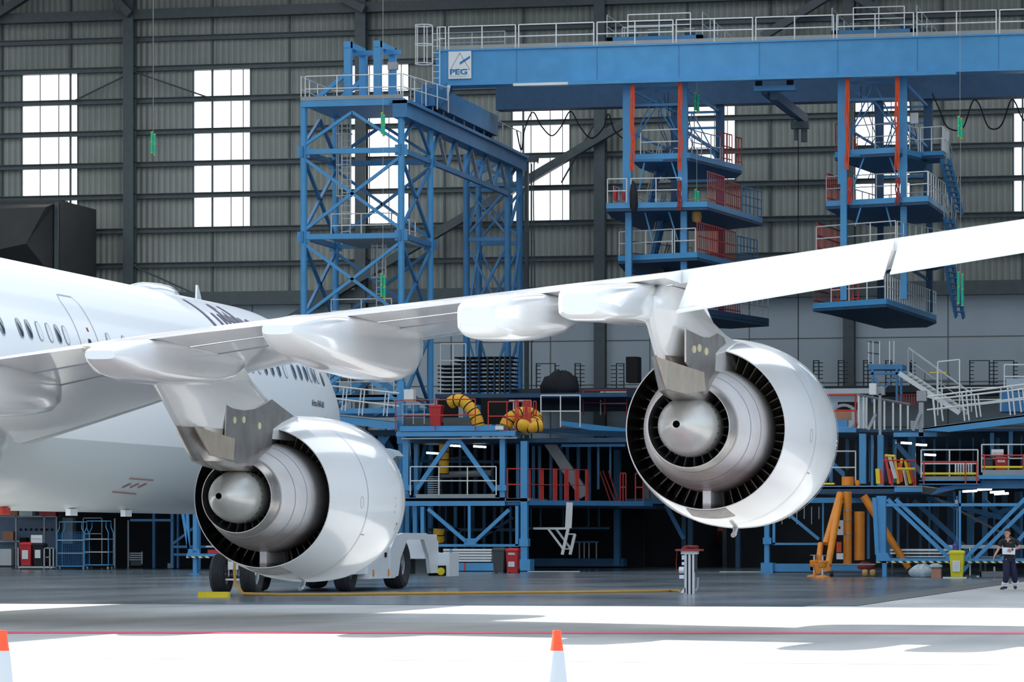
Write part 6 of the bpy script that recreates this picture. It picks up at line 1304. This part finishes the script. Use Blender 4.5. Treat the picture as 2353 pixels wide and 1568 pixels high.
hipB, kneB, ankB = q(2325,1290,.05), q(2330,1318,.02), q(2336,1344,.22)
neck, chest, belly = q(2315,1239,0), q(2319,1250,0), q(2318,1272,0)
HX, HY_, HZ = q(2314.5,1226,-.02); HC, HS = math.cos(.42), math.sin(.42)
def HW(x, y, z): return W_(HX+x*HC+y*HS, HY_-x*HS+y*HC, HZ+z)
def bodyx(m):
    # head: lofted skull with jaw, then nose, ears
    R_ = []; hx, hy, hz = q(2314.5,1226,-.02)
    for dz, w_, d_, oy in ((-.135,.03,.04,-.045),(-.125,.047,.06,-.035),(-.10,.058,.078,-.02),(-.06,.068,.09,-.005),(-.01,.074,.098,0),(.04,.077,.10,.004),(.085,.07,.09,.008),(.115,.048,.06,.01),(.128,.015,.02,.01)):
        ring = []
        for k in range(20):
            a = 2*math.pi*k/20; x, y = w_*math.cos(a), d_*math.sin(a)+oy; yaw = -.45; ring.append(HW(x, y, dz))
        R_.append(ring)
    m.loft(R_)
    m.loft([[HW(dx, -.095, .012+dz) for dx, dz in ((-.006,0),(.006,0),(0,.012))], [HW(dx, -.122, -.035+dz) for dx, dz in ((-.015,0),(.015,0),(0,.016))], [HW(dx*.8, -.095, -.045+dz) for dx, dz in ((-.015,0),(.015,0),(0,.01))]])
    for s in (-1,1): m.loft([[HW(s*.072, .01+.02*math.cos(t), -.01+.03*math.sin(t)) for t in [2*math.pi*k/8 for k in range(8)]], [HW(s*.09, .02+.018*math.cos(t), -.01+.028*math.sin(t)) for t in [2*math.pi*k/8 for k in range(8)]]])
    for h, base, curl in ((hL, (-.35,-.15,-1.), .4), (hR, (-1.,-.1,-.1), .9)):
        b = Vector(base).normalized(); sd = Vector((0,1,0)) if abs(b.z) > .7 else Vector((0,.1,1)); H = Vector(h)
        for k, L_ in enumerate((.062,.075,.07,.055)):
            o = H+b*.05+sd*(k-1.5)*.021; p1 = o+b*L_*.45; p2 = p1+(b*(1-curl*.5)+Vector((.0,-.5,-.35))*curl).normalized()*L_*.4; p3 = p2+(b*(1-curl)+Vector((0,-.4,-.6))*curl).normalized()*L_*.3
            m.pipe([W_(*v) for v in (o-b*.02, o, p1, p2, p3)], [.010,.0105,.0098,.009,.007], 8)
        t0 = H+b*.0+sd*-.035; m.pipe([W_(*v) for v in (t0, t0+b*.03+sd*-.022+Vector((0,-.01,0)), t0+b*.06+sd*-.025+Vector((0,-.015,0)))], [.012,.011,.008], 8)
palmL = tuple(Vector(hL)+Vector((-.012,-.01,-.045))); palmR = tuple(Vector(hR)+Vector((-.05,-.01,0)))
skinmesh('body', [pel, belly, chest, neck, q(2314.5,1231,-.01), sL, eL, hL, palmL, sR, eR, hR, palmR, hipA, kneA, ankA, hipB, kneB, ankB],
    [(0,1),(1,2),(2,3),(3,4),(2,5),(5,6),(6,7),(7,8),(2,9),(9,10),(10,11),(11,12),(0,13),(13,14),(14,15),(0,16),(16,17),(17,18)],
    [(.10,.07),(.11,.08),(.15,.1),.055,.05,.06,.043,.03,(.035,.02),.06,.043,.03,(.035,.02),.085,.06,.045,.085,.06,.045], 'skin', pe, extra=bodyx)
def lerp(a, b, t): return tuple(Vector(a)*(1-t)+Vector(b)*t)
skinmesh('polo_shirt', [q(2318,1296,0), q(2318,1283,0), belly, chest, q(2316,1242,0), sL, lerp(sL,eL,.75), sR, lerp(sR,eR,.75)], [(0,1),(1,2),(2,3),(3,4),(3,5),(5,6),(3,7),(7,8)], [(.172,.135),(.17,.135),(.165,.13),(.185,.125),(.075,.075),.085,.075,.085,.078], 'polo black', pe)
skinmesh('trousers', [q(2318,1280,0), hipA, kneA, lerp(kneA,ankA,.82), hipB, kneB, lerp(kneB,ankB,.85)], [(0,1),(1,2),(2,3),(0,4),(4,5),(5,6)], [(.155,.12),.125,.11,.092,.125,.11,.092], 'trouser navy', pe)
for a, b in ((kneA,ankA),(kneB,ankB)):
    for t in (.82, .97): c0 = lerp(a,b,t-.05); c1 = lerp(a,b,t+.045); MB().pipe([W_(*c0), W_(*c1)], [.108,.102], 18).build('reflective_band', 'reflective', pe, True)
for an, tx, tz in ((ankA, -.13, .0), (ankB, .02, .04)):
    a = Vector(an); gz = .04 if an is ankA else .1
    skinmesh('shoe', [(a.x+.07,a.y+.05,gz+.02 if an is ankA else gz+.05), (a.x,a.y-.01,gz+.05), (a.x-.07+ (0 if an is ankA else .04),a.y-.08,gz+.01 if an is ankA else .06), (a.x+tx-.02,a.y-.15,gz-.005 if an is ankA else .035)], [(0,1),(1,2),(2,3)], [(.05,.045),(.06,.06),(.055,.045),(.045,.032)], 'shoe', pe)
hx, hy, hz = q(2314.5,1226,-.02); R_ = []
for dz, w_, d_, oy in ((-.05,.070,.05,.06),(.0,.084,.075,.042),(.045,.087,.085,.03),(.075,.088,.112,.004),(.11,.078,.10,.008),(.14,.055,.07,.01),(.155,.02,.03,.01)): R_.append([HW(w_*math.cos(t), oy+d_*math.sin(t), dz) for t in [2*math.pi*k/18 for k in range(18)]])
MB().loft(R_).build('hair', 'hair black', pe, True)
for s in (-.028, .028): MB().cbox(HW(s, -.092, .008), (.018,.014,.009)).build('eye', 'black', pe); MB().cbox(HW(s, -.094, .027), (.03,.014,.007)).build('eyebrow', 'hair black', pe)
MB().cbox(HW(0, -.098, -.072), (.04,.014,.008)).build('mouth', 'faded red', pe)
MB().poly([W_(*q(2312,1241,-.13)), W_(*q(2318,1241,-.13)), W_(*q(2314,1248,-.15))], W_(0,.02,0)-po).build('collar_opening', 'skin', pe)
MB().cbox(W_(*q(2320,1247.5,-.16)), (.08,.01,.014)).build('shirt_badge', 'tan cloth', pe)
MB().tube(W_(*lerp(eR,hR,.84)), W_(*lerp(eR,hR,.92)), .042, 14).build('wristwatch', 'black', pe)
m = MB().poly([W_(*q(2301,1258,-.20)), W_(*q(2331,1260,-.20)), W_(*q(2330,1275,-.22)), W_(*q(2301,1274,-.22))], W_(0,.02,0)-po); tag(m.build('clipboard', 'paper'), 'white board held at the waist by the walking person', 'board')
m = MB().tube(W_(*q(2285,1279,-.16)), W_(*q(2303,1275,-.05)), .02, 8); m.tube(W_(*q(2288,1278.5,-.17)), W_(*q(2290,1278,-.165)), .032, 10); tag(m.build('hand_tool', 'dark steel', None, True), 'small dark tool with a light in the hanging hand of the person', 'tool')
